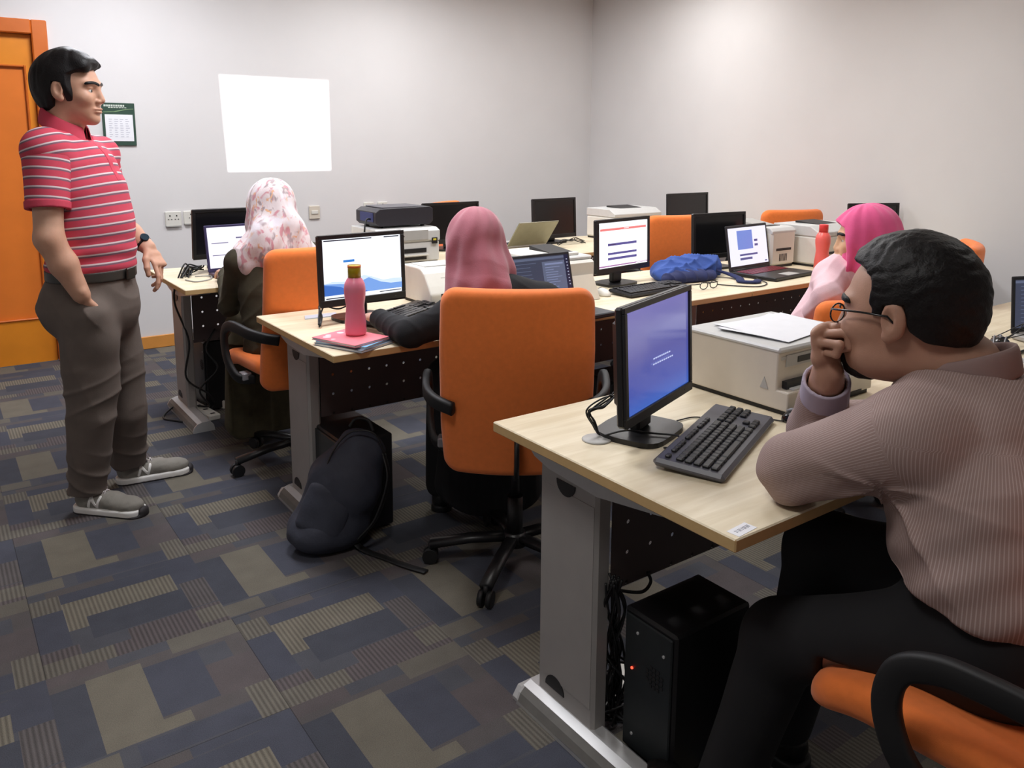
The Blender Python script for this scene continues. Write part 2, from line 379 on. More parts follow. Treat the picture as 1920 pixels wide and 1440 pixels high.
# ================================================================== the room
R_ = ROOM
def carpet():
    T1 = [((.95, .93, .9), .0, (0, 1, 0, 1), 'mid'), ]
    cols = {'mid': (84, 80, 80), 'tan': (97, 93, 86), 'beige': (105, 100, 90), 'blue': (70, 72, 82), 'slate': (76, 77, 83), 'mauve': (85, 79, 80), 'blue2': (67, 69, 77)}
    t1 = [(0, 1, 0, 1, 'mid', 0), (.0, 1, 0, .19, 'slate', 0), (.30, .92, .02, .17, 'blue', 0), (0, .22, .02, .17, 'tan', 0), (0, .3, .9, 1, 'mauve', 0), (.62, 1, .84, 1, 'tan', 0), (.3, .62, .9, 1, 'slate', 0),
          (.0, .17, .19, .84, 'blue2', 0), (.17, .45, .28, .86, 'beige', 0), (.17, .58, .19, .29, 'beige', 0), (.45, .74, .31, .80, 'blue', 0), (.58, .97, .18, .30, 'mid', 0), (.74, 1, .3, .62, 'mauve', 0), (.86, 1, .0, .30, 'tan', 1), (.74, .9, .62, .8, 'slate', 0)]
    t2 = [(0, 1, 0, 1, 'slate', 0), (0, 1, 0, .26, 'mauve', 1), (0, .36, .0, .15, 'tan', 1), (.2, .46, .14, .27, 'slate', 0), (0, .17, .27, .72, 'blue', 0), (0, .17, .72, .92, 'tan', 1), (.17, .82, .55, .79, 'beige', 1), (.17, .28, .43, .56, 'beige', 1),
          (.28, .84, .27, .55, 'blue2', 0), (.17, .82, .79, .92, 'blue', 0), (.1, .5, .92, 1, 'mid', 0), (.5, 1, .93, 1, 'blue', 0), (.82, 1, .62, .93, 'blue', 0), (.84, 1, .27, .62, 'mid', 1), (.84, 1, .05, .22, 'tan', 1)]
    tw, th, sx, sy = .485, .475, .63, 1.82; g = .004
    vs_, fs, tone, rib = [], [], [], []
    def put(x0, x1, y0, y1, c, r):
        o = len(vs_); vs_.extend([(x0, y0, 0), (x1, y0, 0), (x1, y1, 0), (x0, y1, 0)]); fs.append((o, o+1, o+2, o+3)); tone.append(c); rib.append(r)
    i0 = int(math.floor((R_['x0']-sx)/tw)); i1 = int(math.ceil((R_['x1']-sx)/tw)); j0 = int(math.floor((R_['y0']-sy)/th)); j1 = int(math.ceil((R_['y1']-sy)/th))
    for i in range(i0, i1):
        for j in range(j0, j1):
            T = t1 if (i+j) % 2 else t2
            us = sorted({q for r in T for q in r[:2]} | {g, 1-g} | {0, 1}); ws = sorted({q for r in T for q in r[2:4]} | {g, 1-g} | {0, 1})
            jit = 1+random.uniform(-.07, .07); seam = random.random() < .5; seam2 = random.random() < .5
            for a in range(len(us)-1):
                for b in range(len(ws)-1):
                    u, w = (us[a]+us[a+1])/2, (ws[b]+ws[b+1])/2; c = None
                    for r in T:
                        if r[0] <= u <= r[1] and r[2] <= w <= r[3]: c = r
                    col = lin(cols[c[4]]); f = jit
                    if (u < g and seam) or (w < g and seam2): f = .45
                    x0, x1 = sx+(i+us[a])*tw, sx+(i+us[a+1])*tw; y0, y1 = sy+(j+ws[b])*th, sy+(j+ws[b+1])*th
                    x0, x1 = max(x0, R_['x0']), min(x1, R_['x1']); y0, y1 = max(y0, R_['y0']), min(y1, R_['y1'])
                    if x1 <= x0 or y1 <= y0: continue
                    put(x0, x1, y0, y1, tuple(q*f for q in col), c[5])
    me = bpy.data.meshes.new('floor'); me.from_pydata(vs_, [], fs)
    a = me.attributes.new('tone', 'FLOAT_COLOR', 'FACE'); a.data.foreach_set('color', [q for t in tone for q in (*t, 1)])
    a = me.attributes.new('rib', 'FLOAT', 'FACE'); a.data.foreach_set('value', [float(q) for q in rib])
    m = mat('carpet_tiles', (110, 105, 105), .95, spec=.2); N, L, b = nodes(m)
    at_ = N.new('ShaderNodeAttribute'); at_.attribute_name = 'tone'; ar = N.new('ShaderNodeAttribute'); ar.attribute_name = 'rib'
    tc = N.new('ShaderNodeTexCoord'); sp = N.new('ShaderNodeSeparateXYZ'); L.new(tc.outputs['Object'], sp.inputs[0])
    n = N.new('ShaderNodeTexNoise'); n.inputs['Scale'].default_value = 420; n.inputs['Detail'].default_value = 2; L.new(tc.outputs['Object'], n.inputs['Vector'])
    n3 = N.new('ShaderNodeTexNoise'); n3.inputs['Scale'].default_value = 14; n3.inputs['Detail'].default_value = 5; L.new(tc.outputs['Object'], n3.inputs['Vector'])
    saw = mathn(N, L, 'SINE', mathn(N, L, 'MULTIPLY', sp.outputs[0], 2*PI/.0125))
    ribv = mathn(N, L, 'MULTIPLY', mathn(N, L, 'MULTIPLY', saw, ar.outputs['Fac']), .26)
    nv = mathn(N, L, 'ADD', mathn(N, L, 'MULTIPLY', mathn(N, L, 'SUBTRACT', n.outputs['Fac'], .5), .9), 1.0)
    nv2 = mathn(N, L, 'ADD', mathn(N, L, 'MULTIPLY', mathn(N, L, 'SUBTRACT', n3.outputs['Fac'], .5), .35), ribv)
    f = mathn(N, L, 'ADD', nv, nv2)
    mx = N.new('ShaderNodeVectorMath'); mx.operation = 'SCALE'; L.new(at_.outputs['Color'], mx.inputs[0]); L.new(f, mx.inputs['Scale']); L.new(mx.outputs[0], b.inputs['Base Color'])
    bp = N.new('ShaderNodeBump'); bp.inputs['Strength'].default_value = .35; bp.inputs['Distance'].default_value = .003; L.new(f, bp.inputs['Height']); L.new(bp.outputs[0], b.inputs['Normal'])
    me.materials.append(m); o = bpy.data.objects.new('floor', me); COL.objects.link(o); tag(o, kind='structure')
carpet()
def struct(name, mb, m, parent=None):
    o = mb.build(name, m, parent)
    if parent is None: o['kind'] = 'structure'
    return o
x0, x1, y0, y1, hh = R_['x0'], R_['x1'], R_['y0'], R_['y1'], R_['h']
struct('ceiling', MB().box(x0-.1, x1+.1, y0-.1, y1+.1, hh, hh+.1), ceil_m)
struct('wall_right', MB().box(x1, x1+.1, y0, y1+.1, 0, hh), wall_m)
grey_wall = mat('grey_wall_paint', (196, 194, 192), .9, noise=.05)
struct('wall_front', MB().box(x0, x1, y0-.1, y0, 0, hh), grey_wall)
struct('wall_back', MB().box(x0-.1, x0, y0-.1, y1+.1, 0, hh), grey_wall)
DX0, DX1, DH = -.42, .70, 2.13       # door opening in the wall with the projected picture
wl = MB().box(x0, DX0, y1, y1+.1, 0, hh).box(DX1, x1, y1, y1+.1, 0, hh).box(DX0, DX1, y1, y1+.1, DH, hh)
struct('wall_left', wl, wall_m)
struct('baseboard_left', MB().box(DX1+.002, x1-.002, y1-.014, y1-.001, 0, .088, .004), wood_b)
struct('baseboard_right', MB().box(x1-.014, x1-.001, y0, y1-.016, 0, .088, .004), wood_b)
# door: casing, leaf with two sunk panels, knob, torn sticker
d = bpy.data.objects.new('door_1', None); COL.objects.link(d); d['kind'] = 'structure'
fr = MB().box(DX1-.085, DX1, y1-.03, y1+.08, 0, DH, .006).box(DX0, DX0+.085, y1-.03, y1+.08, 0, DH, .006).box(DX0+.085, DX1-.085, y1-.03, y1+.08, DH-.085, DH, .006)
fr.build('door_frame', wood_of, d)
lx0, lx1, lz1 = DX0+.087, DX1-.087, DH-.087
lf = MB(); px0, px1, pz0, pz1 = .275, .575, .28, 1.86
lf.box(lx0, px0-.0, y1+.02, y1+.06, 0, lz1).box(px1, lx1, y1+.02, y1+.06, 0, lz1).box(px0, px1, y1+.02, y1+.06, 0, pz0).box(px0, px1, y1+.02, y1+.06, pz1, lz1)
lf.build('door_leaf', wood_o, d)
MB().box(px0, px1, y1+.035, y1+.05, pz0, pz1).build('door_panel', wood_op, d)
tr = MB()
for (a, b, c, e) in ((px0, px0+.012, pz0, pz1), (px1-.012, px1, pz0, pz1), (px0+.012, px1-.012, pz0, pz0+.012), (px0+.012, px1-.012, pz1-.012, pz1)): tr.box(a, b, y1+.012, y1+.03, c, e, .004)
tr.build('panel_moulding', wood_of, d)
MB().cyl((.17, y1+.02, 1.0), (.17, y1-.03, 1.0), .012).lathe([(0, -.02), (.02, -.018), (.026, 0), (.02, .018), (0, .02)], M=Matrix.Translation((.17, y1-.04, 1.0)) @ Matrix.Rotation(PI/2, 4, 'X')).build('door_knob', chrome, d)
MB().prism([(.30, 1.665), (.36, 1.635), (.385, 1.60), (.33, 1.625), (.295, 1.64)], y1+.0305, y1+.0345, 'y').build('torn_sticker', paper_m, d)

# ceiling fittings
def ceiling_light(i, x, y, w, dd, P, c):
    pos = ['over the door end of the far desks', 'over the middle of the far desks', 'over the far corner', 'over the left end of the middle desks', 'over the middle desks', 'over the right end of the middle desks', 'over the right end of the near desks', 'added as front fill over the open floor left of the desks'][i]
    t = thing('ceiling_light', 'square recessed white ceiling light '+pos, 'ceiling light', (x, y, hh), 0, 'recessed ceiling lights')
    f = MB()
    for (a, b, e, g) in ((-w/2-.02, w/2+.02, -dd/2-.02, -dd/2), (-w/2-.02, w/2+.02, dd/2, dd/2+.02), (-w/2-.02, -w/2, -dd/2, dd/2), (w/2, w/2+.02, -dd/2, dd/2)): f.box(a, b, e, g, -.012, 0)
    f.build('frame', plastic_w, t)
    em = mat('lamp_diffuser_%d' % i, (240, 240, 240), .5, emit=(255, 250, 245), estr=P/9)
    MB().box(-w/2, w/2, -dd/2, dd/2, -.008, -.002).build('diffuser', em, t)
    ld = bpy.data.lights.new('lamp', 'AREA'); ld.shape = 'RECTANGLE'; ld.size = w*.96; ld.size_y = dd*.96; ld.energy = P; ld.color = c; ld.spread = math.radians(175 if y > 3.5 else 150)
    lo = bpy.data.objects.new('lamp', ld); COL.objects.link(lo); lo.parent = t; lo.location = (0, 0, -.014)
for i, a in enumerate(LIGHTS): ceiling_light(i, *a)

# wall sockets and notice
def wall_plate(label, x, z, w, h, kind):
    t = thing('wall_socket' if kind else 'wall_switch', label, 'wall socket' if kind else 'switch', (x, y1, z))
    MB().box(-w/2, w/2, -.012, 0, -h/2, h/2, .004).build('face_plate', plastic_w if kind else beige_p, t)
    if kind:
        s_ = MB()
        for k in ((-.022, .012), (.022, .012)) if kind == 2 else ((0, .012),):
            s_.box(k[0]-.004, k[0]+.004, -.0135, -.0118, k[1]+.004, k[1]+.014).box(k[0]-.014, k[0]-.006, -.0135, -.0118, k[1]-.018, k[1]-.013).box(k[0]+.006, k[0]+.014, -.0135, -.0118, k[1]-.018, k[1]-.013)
        s_.build('socket_holes', dark_p, t); MB().box(-w/2+.004, w/2-.004, -.016, -.011, -h/2-.004, -h/2+.004).build('lower_edge', plastic_g, t)
    else:
        MB().box(-w*.3, w*.3, -.018, -.011, -.012, .016, .002).build('switch_rocker', plastic_w, t)
wall_plate('white double wall socket, first one right of the standing man', 1.37, .885, .105, .10, 2)
wall_plate('white wall socket half hidden by the monitor of the far left desk', 1.485, .89, .095, .09, 1)
wall_plate('cream wall switch right of the patterned headscarf', 2.385, .885, .085, .10, 0)
wall_plate('white wall socket just left of the black projector', 2.835, .90, .085, .09, 1)
wall_plate('white wall socket behind the black projector', 2.955, .905, .085, .08, 1)
MB_t = thing('notice_board', 'dark green framed notice with a white sheet on the wall behind the standing man', 'notice', (1.072, y1, 1.515))
MB().box(-.098, .098, -.012, 0, -.136, .136, .002).build('backing', mat('dark_green', (52, 78, 66), .4, noise=.05), MB_t)
MB().box(-.083, .083, -.0145, -.011, -.108, .062).build('sheet', paper_m, MB_t)
w_ = MB()
for r_ in range(9):
    for k in range(4): w_.box(-.062+k*.033, -.062+k*.033+rng.uniform(.012, .024), -.0152, -.0144, .03-r_*.014, .034-r_*.014)
w_.build('printed_lines', mat('faint_print', (190, 192, 205), .7), MB_t)
w_ = MB().prism([(-.09, .075), (-.02, .078), (.05, .094), (.09, .098), (.09, .101), (.04, .097), (-.03, .082), (-.09, .079)], -.0145, -.0118, 'y')
w_.build('green_swoosh', mat('pale_green', (130, 160, 120), .5), MB_t)
w_ = MB(); xx = -.086
for k, wd in enumerate((.012, .01, .012, .011, .01, .012, .010, .012, .009)): w_.box(xx, xx+wd, -.0145, -.0118, .112, .124); xx += wd+.003
for k in range(7): w_.box(-.06+k*.016, -.06+k*.016+.012, -.0145, -.0118, .1035, .1085)
w_.build('heading_text', mat('pale_text', (205, 215, 205), .6), MB_t)

# ================================================================== desks
DD = .73; TZ = .74
def desk(label, X, Y, Ln, left=True, right=True, extras=None):
    t = thing('desk', label, 'desk', (X, Y, 0), 0, 'maple topped office desks in three rows')
    top = MB().box(0, Ln, 0, DD, TZ-.025, TZ, .0025)
    top.m = [0 if abs(sum((Vector(top.v[i]) for i in f), Vector())[2]/len(f)-TZ) < .0016 else 1 for f in top.f]
    top.build('tabletop', [maple_m, edge_m], t)
    MB().box(.137, Ln-.137, .449, .451, .385, TZ-.03).build('modesty_panel', perf_m, t)
    MB().box(.137, Ln-.137, .40, .448, TZ-.07, TZ-.026).box(.137, Ln-.137, .455, .475, .385, .40).build('cross_rail', panel_dark, t)
    for sx, on in ((0, left), (1, right)):
        if not on: continue
        def X_(a): return a if sx == 0 else Ln-a
        def bx(mb, a, e, *r, **k): return mb.box(min(X_(a), X_(e)), max(X_(a), X_(e)), *r, **k)
        m = MB(); bx(m, .088, .135, .446, .655, .03, .66, b=.008)
        bx(m, .0865, .0885, .455, .632, .10, .60)
        o = m.build('leg', steel, t)
        k = MB(); out = [(.02, TZ-.027), (.70, TZ-.027), (.70, TZ-.034), (.69, TZ-.045), (.67, TZ-.066), (.655, TZ-.078), (.60, TZ-.092), (.43, TZ-.10), (.25, TZ-.072), (.05, TZ-.036)]
        k.prism([(a, b) for a, b in out], min(X_(.070), X_(.12)), max(X_(.070), X_(.12)), 'x'); k.build('top_bracket', steel_l, t)
        def half(cy, cz, r, up):
            return [(cy+r*math.cos(PI*i/12), cz+(r if up else -r)*math.sin(PI*i/12)) for i in range(13)]
        MB().prism(half(.555, .625, .034, False), min(X_(.0855), X_(.0895)), max(X_(.0855), X_(.0895)), 'x').build('cable_opening', dark_p, t)
        MB().prism(half(.585, .075, .036, True), min(X_(.0855), X_(.0895)), max(X_(.0855), X_(.0895)), 'x').build('cable_opening', dark_p, t)
        f = MB(); prof = [(.04, 0), (.04, .012), (.048, .03), (.062, .043), (.085, .05), (.12, .05), (.14, .03), (.145, 0)]
        f.prism([(X_(a), b) for a, b in prof], .17, .68, 'y'); f.prism([(X_(a), b) for a, b in [(.043, .001), (.043, .01), (.06, .035), (.13, .035), (.14, .001)]], .68, .70, 'y')
        f.build('foot', steel_l, t)
        g = MB(); g.prism([(X_(a), b) for a, b in [(.0388, .013), (.0468, .031), (.0605, .0436), (.0625, .0425), (.05, .028), (.0415, .0125)]], .18, .672, 'y'); g.build('foot_inlay', mat('inlay_grey', (104, 102, 98), .6, noise=.1), t)
    return t
AX, AY, BX, BY, CX_, CY_ = 1.065, .825, 1.0, 2.35, .92, 3.81
dA = desk('light maple desk nearest the camera with monitor, keyboard and large printer', AX, AY, 2.03)
dA2 = desk('light maple desk behind the man in the striped shirt, against the right side wall', AX+2.035, AY, 1.96)
dB = desk('light maple desk with the pink bottle and notebooks on its left end', BX, BY, 2.055)
dB2 = desk('light maple desk with the blue bag, red bottle and red keyboard laptop', BX+2.06, BY, 2.0)
dC = desk('light maple desk by the wall holding the black projector on a printer', CX_, CY_, 2.05)
dC2 = desk('light maple desk in the far corner holding the two furthest monitors', CX_+2.055, CY_, 2.05)
MB().lathe([(0, 0), (.034, 0), (.034, .002), (.031, .004), (0, .004)], c=(.125, .495, TZ)).build('cable_grommet', plastic_g, dA)
lab = MB(); Ml = Matrix.Translation((.035, .018, TZ)) @ Matrix.Rotation(math.radians(5), 4, 'Z')
lab.box(-.022, .032, -.012, .014, 0, .0006, M=Ml); lab.build('asset_sticker', paper_m, dA)
lab = MB()
for k in range(9): lab.box(-.012+k*.0045, -.012+k*.0045+rng.uniform(.001, .003), -.002, .006, .0006, .0009, M=Ml)
lab.build('sticker_print', mat('grey_print', (150, 150, 160), .6), dA)

# ================================================================== screens
def emis(name, rgb, s): return mat(name, (8, 8, 9), .25, emit=rgb, estr=s)
scr_off = mat('screen_off', (22, 22, 24), .22, noise=.02)
def monitor(label, cx, cy, az, w, z0, z1, screen=None, tilt=3, base=(.2, .17), depth=.045, standoff=.05, bez=.016, chin=.026, face=True, group='black desktop monitors'):
    """screen faces local -y; z0..z1 heights of the casing; face=False turns its back on the seat"""
    t = thing('monitor', label, 'monitor', (cx, cy, TZ), az, group)
    h = z1-z0; M = Matrix.Translation((0, 0, z0-TZ)) @ Matrix.Rotation(math.radians(-tilt), 4, 'X')
    c = MB(); c.box(-w/2, w/2, 0, .02, 0, h, .005, M=M).box(-w/2+.03, w/2-.03, .018, depth, .03, h-.03, .012, M=M); c.build('casing', black_p, t)
    b = MB()
    for (a0, a1, e0, e1) in ((-w/2, w/2, h-bez, h), (-w/2, w/2, 0, chin), (-w/2, -w/2+bez, chin, h-bez), (w/2-bez, w/2, chin, h-bez)): b.box(a0, a1, -.006, .002, e0, e1, .0015, M=M)
    bb = b.build('bezel', black_p, t)
    MB().box(w*.36, w*.36+.006, -.0068, -.0055, .010, .013, M=M).build('power_light', mat('power_led', (60, 60, 60), .4), bb)
    if screen is None:
        MB().box(-w/2+bez, w/2-bez, -.001, .001, chin, h-bez, M=M).build('screen', scr_off, t)
    else:
        s_ = MB(); ms = screen(s_, -w/2+bez, w/2-bez, chin, h-bez, M); s_.build('screen', ms, t)
    n = MB(); n.box(-.035, .035, depth-.01, depth+.018, 0.012, z0-TZ+h*.45, .006).build('stand_neck', black_p, t)
    f = MB(); out = []
    bw, bd = base
    for i in range(24):
        a = 2*PI*i/24; ca, sa = math.cos(a), math.sin(a); out.append((bw/2*math.copysign(abs(ca)**.45, ca), depth+.005+bd/2*math.copysign(abs(sa)**(.45 if sa < 0 else .9), sa)))
    f.prism(out, 0.0, .012, 'z'); f.build('stand_base', black_p, t)
    return t
def lay(s_, x0, x1, z0, z1, M, items, y=-.0005):
    """items: (u0, u1, v0, v1, material index) in screen fractions; first fills the screen"""
    for n_, (u0, u1, v0, v1, mi) in enumerate(items):
        yy = y-.00025*n_; a, b, c, e = x0+(x1-x0)*u0, x0+(x1-x0)*u1, z0+(z1-z0)*v0, z0+(z1-z0)*v1
        s_.add([(a, yy, c), (b, yy, c), (b, yy, e), (a, yy, e)], [(0, 1, 2, 3)], mi, False, M)
W1 = emis('screen_white', (250, 251, 255), 1.0)
def scr_mountains(s_, x0, x1, z0, z1, M):
    ms = [emis('screen_sky', (240, 244, 255), .98), emis('screen_mountain', (120, 160, 225), .85), emis('screen_mountain_near', (66, 112, 195), .8), emis('screen_dark', (40, 44, 60), .6), emis('screen_icon', (60, 130, 210), .8), emis('screen_haze', (200, 218, 248), .92)]
    lay(s_, x0, x1, z0, z1, M, [(0, 1, 0, 1, 0), (.02, .62, .965, .985, 3), (.66, .74, .955, .99, 0), (.78, .98, .965, .985, 3), (.25, .39, .60, .64, 4), (.29, .37, .605, .635, 4), (.02, .32, .012, .03, 3), (.7, .99, .03, .045, 3)])
    def poly(pts, mi, y): s_.add([(x0+(x1-x0)*u, y, z0+(z1-z0)*v) for u, v in pts], [tuple(range(len(pts)))], mi, False, M)
    poly([(0, .07), (1, .07), (1, .24), (.9, .25), (.75, .24), (.6, .32), (.5, .36), (.4, .31), (.25, .28), (.1, .3), (0, .27)], 5, -.0032)
    poly([(0, .07), (1, .07), (1, .17), (.85, .17), (.72, .21), (.56, .31), (.48, .27), (.34, .22), (.2, .25), (0, .27)], 1, -.0036)
    poly([(0, .07), (.55, .07), (.5, .11), (.4, .16), (.3, .13), (.2, .2), (.1, .23), (0, .25)], 2, -.004)
    return ms
def scr_form(s_, x0, x1, z0, z1, M):
    ms = [W1, emis('screen_red', (225, 120, 118), .9), emis('screen_violet', (92, 84, 150), .75), emis('screen_pink_bar', (170, 120, 170), .8), emis('screen_dark2', (70, 50, 90), .6)]
    lay(s_, x0, x1, z0, z1, M, [(0, 1, 0, 1, 0), (.03, .97, .82, .87, 1), (.18, .77, .48, .535, 2), (.18, .77, .28, .33, 2), (.18, .77, .165, .22, 2), (.0, 1, .02, .05, 3), (.5, .6, .845, .855, 0), (.2, .34, .50, .515, 4), (.75, .98, .03, .04, 0)])
    return ms
def scr_list(s_, x0, x1, z0, z1, M):
    ms = [emis('screen_lavender', (240, 236, 250), .95), emis('screen_slate', (120, 115, 150), .7)]
    lay(s_, x0, x1, z0, z1, M, [(0, 1, 0, 1, 0), (.42, .95, .70, .735, 1), (.42, .95, .42, .455, 1), (.45, .95, .2, .23, 1), (.05, .3, .3, .32, 1), (.05, .3, .6, .62, 1)])
    return ms
def scr_quiz(s_, x0, x1, z0, z1, M):
    ms = [emis('screen_pale', (232, 230, 248), .85), emis('screen_periwinkle', (120, 140, 215), .75), emis('screen_indigo', (95, 92, 150), .65)]
    lay(s_, x0, x1, z0, z1, M, [(0, 1, 0, 1, 0), (.22, .62, .42, .92, 1), (.66, .75, .60, .66, 2), (.66, .75, .48, .54, 2), (.25, .72, .25, .30, 2), (.25, .57, .14, .20, 2), (.9, .96, .04, .07, 2)])
    return ms
def scr_editor(s_, x0, x1, z0, z1, M):
    ms = [emis('screen_ink', (62, 66, 84), .75), emis('screen_grey', (96, 104, 128), .7), emis('screen_steel', (130, 140, 175), .7), emis('screen_line', (190, 195, 215), .7), emis('screen_navy', (32, 38, 66), .6)]
    it = [(0, 1, 0, 1, 0), (0, 1, .93, .98, 1), (.56, .93, .03, .88, 1), (.93, 1, 0, 1, 4), (.60, .9, .80, .84, 2)]
    for k in range(13): it.append((.60, .60+rng.uniform(.12, .28), .74-k*.055, .755-k*.055, 2))
    for k in range(10): it.append((.06, .06+rng.uniform(.15, .4), .86-k*.08, .872-k*.08, 1))
    for k in range(9): it.append((.945, .965, .88-k*.07, .90-k*.07, 3))
    lay(s_, x0, x1, z0, z1, M, it, -.0002); return ms
def scr_blue(s_, x0, x1, z0, z1, M):
    m = mat('screen_blue_gradient', (8, 8, 10), .12, emit=(90, 100, 175), estr=.62); N, L, b = nodes(m)
    tc = N.new('ShaderNodeTexCoord'); sp = N.new('ShaderNodeSeparateXYZ'); L.new(tc.outputs['Object'], sp.inputs[0])
    mr = N.new('ShaderNodeMapRange'); mr.inputs['From Min'].default_value = .07; mr.inputs['From Max'].default_value = .32; L.new(sp.outputs[2], mr.inputs['Value'])
    r = N.new('ShaderNodeValToRGB'); e = r.color_ramp.elements; e[0].position = 0; e[0].color = (*lin((70, 118, 215)), 1); e[1].position = 1; e[1].color = (*lin((128, 122, 192)), 1)
    x_ = e.new(.25); x_.color = (*lin((82, 96, 184)), 1); x_ = e.new(.55); x_.color = (*lin((92, 94, 172)), 1); x_ = e.new(.75); x_.color = (*lin((124, 124, 188)), 1)
    L.new(mr.outputs[0], r.inputs[0]); L.new(r.outputs[0], b.inputs['Emission Color'])
    ms = [m, emis('screen_text', (190, 200, 240), .8)]
    it = [(0, 1, 0, 1, 0)]
    for k in range(9): it.append((.40+k*.03, .424+k*.03, .435, .45, 1))
    for k in range(10): it.append((.38+k*.032, .404+k*.032, .385, .40, 1))
    lay(s_, x0, x1, z0, z1, M, it); return ms
mA = monitor('black monitor with a blue lit screen on the nearest desk', 1.322, 1.254, math.radians(20), .36, .808, 1.068, scr_blue, tilt=3, base=(.19, .17), bez=.013, chin=.022)
monitor('black monitor showing pale blue mountains behind the pink bottle', 1.315, 2.778, math.radians(5), .365, .808, 1.072, scr_mountains, tilt=2, base=(.2, .15))
monitor('black monitor showing a white page with violet bars left of the blue bag', 2.67, 2.80, math.radians(9), .405, .81, 1.062, scr_form, tilt=2, base=(.2, .16))
monitor('switched off black monitor directly behind the red keyboard laptop', 3.475, 2.90, math.radians(-4), .39, .80, 1.045, None, base=(.2, .16))
monitor('switched off black monitor behind the woman in the patterned scarf', 1.29, 4.36, math.radians(2), .38, .80, 1.063, None, tilt=-6)
monitor('switched off black monitor between the projector and the mauve headscarf', 2.675, 4.36, math.radians(0), .41, .785, 1.042, None)
monitor('switched off grey screened monitor standing free left of the room corner', 3.455, 4.30, math.radians(3), .386, .775, 1.045, None)
monitor('switched off monitor whose top shows above the middle orange chair', 4.68, 4.22, math.radians(0), .44, .79, 1.048, None)
monitor('switched off monitor partly hidden behind the bright pink headscarf', 4.90, 2.86, math.radians(-24), .36, .79, 1.046, None)

# ================================================================== keyboards, mice, laptops
key_m = mat('key_plastic', (34, 34, 37), .45, noise=.03); kb_body = mat('keyboard_grey', (84, 84, 92), .4, noise=.04)
def keyboard(label, cx, cy, az, full=False, L_=.43, W_=.145):
    t = thing('keyboard', label, 'keyboard', (cx, cy, TZ), az, 'black desktop keyboards')
    M = Matrix.Rotation(math.radians(3.5), 4, 'X')
    MB().box(-L_/2, L_/2, -W_/2, W_/2, .004, .022, .007, M=M).build('body', kb_body if full else black_p, t)
    s_ = L_/.43; rows = []
    def row(y, xs, wd, h=.0150):
        for x in xs: rows.append((x*s_, y*s_, wd*s_, h*s_))
    X0 = -.200; p = .0187
    fk = [0, 2, 3, 4, 5, 6.7, 7.7, 8.7, 9.7, 11.2, 12.2, 13.2, 14.2]
    row(.050, [X0+p*(k+.5) for k in fk], .0165, .0105)
    row(.024, [X0+p*(k+.5) for k in range(13)], .0165); rows.append(((X0+p*14)*s_, .024*s_, .034*s_, .015*s_))
    for y, off, n_ in ((.0055, 1.5, 12), (-.013, 1.75, 11), (-.0315, 2.25, 10)):
        rows.append(((X0+p*off/2)*s_, y*s_, (p*off-.002)*s_, .015*s_)); row(y, [X0+p*(off+k+.5) for k in range(n_)], .0165)
        e = X0+p*(off+n_); rows.append((((e+X0+p*15)/2)*s_, y*s_, (X0+p*15-e-.002)*s_, .015*s_))
    for a, b in ((0, 1.4), (1.5, 2.4), (2.5, 3.8), (3.9, 9.6), (9.7, 11), (11.1, 12.2), (12.3, 13.5), (13.6, 15)): rows.append(((X0+p*(a+b)/2)*s_, -.050*s_, (p*(b-a)-.001)*s_, .015*s_))
    XN = X0+p*15.4
    for y in (.024, .0055): row(y, [XN+p*(k+.5) for k in range(3)], .0165)
    row(-.0315, [XN+p*1.5], .0165); row(-.050, [XN+p*(k+.5) for k in range(3)], .0165)
    XM = X0+p*18.7
    for y in (.024, .0055, -.013): row(y, [XM+p*(k+.5) for k in range(3)], .0155)
    rows = [r for r in rows if r[0]+r[2]/2 < L_/2-.004]
    if full:
        for (x, y, w, h) in rows: MB().box(x-w/2, x+w/2, y-h/2, y+h/2, .021, .0285, .0022, M=M).build('key', key_m, t)
    else:
        k = MB()
        for (x, y, w, h) in rows: k.box(x-w/2, x+w/2, y-h/2, y+h/2, .0215, .0275, M=M)
        k.build('keys', key_m, t)
    return t
keyboard('black keyboard in front of the blue lit monitor on the nearest desk', 1.392, 1.142, math.radians(23.7), True, .425, .15)
keyboard('black keyboard between the pink bottle and the woman in the black jacket', 1.462, 2.745, math.radians(30))
keyboard('black keyboard in front of the monitor with violet bars', 2.66, 2.61, math.radians(3), L_=.41)
def mouse(label, x, y, az, m, sc=1.0, group=None):
    t = thing('computer_mouse', label, 'computer mouse', (x, y, TZ), az, group)
    s_ = Soft().ell((0, 0, .002), (.055*sc, .031*sc, .034*sc)).fn(lambda P: -P[..., 2]+.001, '&')
    soft_obj('shell', [(s_, .003)], m, t)
    MB().tube([(.02*sc, 0, .0335*sc), (.032*sc, 0, .0305*sc), (.042*sc, 0, .025*sc)], .004*sc).build('scroll_wheel', silver_m, t)
    return t
mouse('black mouse beside the elbow of the man in the striped shirt', 1.675, 1.115, math.radians(120), black_gloss)
mt = mouse('black mouse with grey stripes on the desk behind the man in glasses', 2.86, 1.195, math.radians(20), black_gloss, 1.15)
for o_ in (-.014, .0, .014):
    MB().tube([(-.052, o_, .017), (-.035, o_*1.1, .0325), (-.01, o_*1.2, .0395), (.015, o_*1.2, .0385)], .0022).build('grey_stripe', silver_m, mt)
mouse('white mouse at the left end of the keyboard by the violet bars monitor', 2.415, 2.66, math.radians(80), plastic_w, .9)

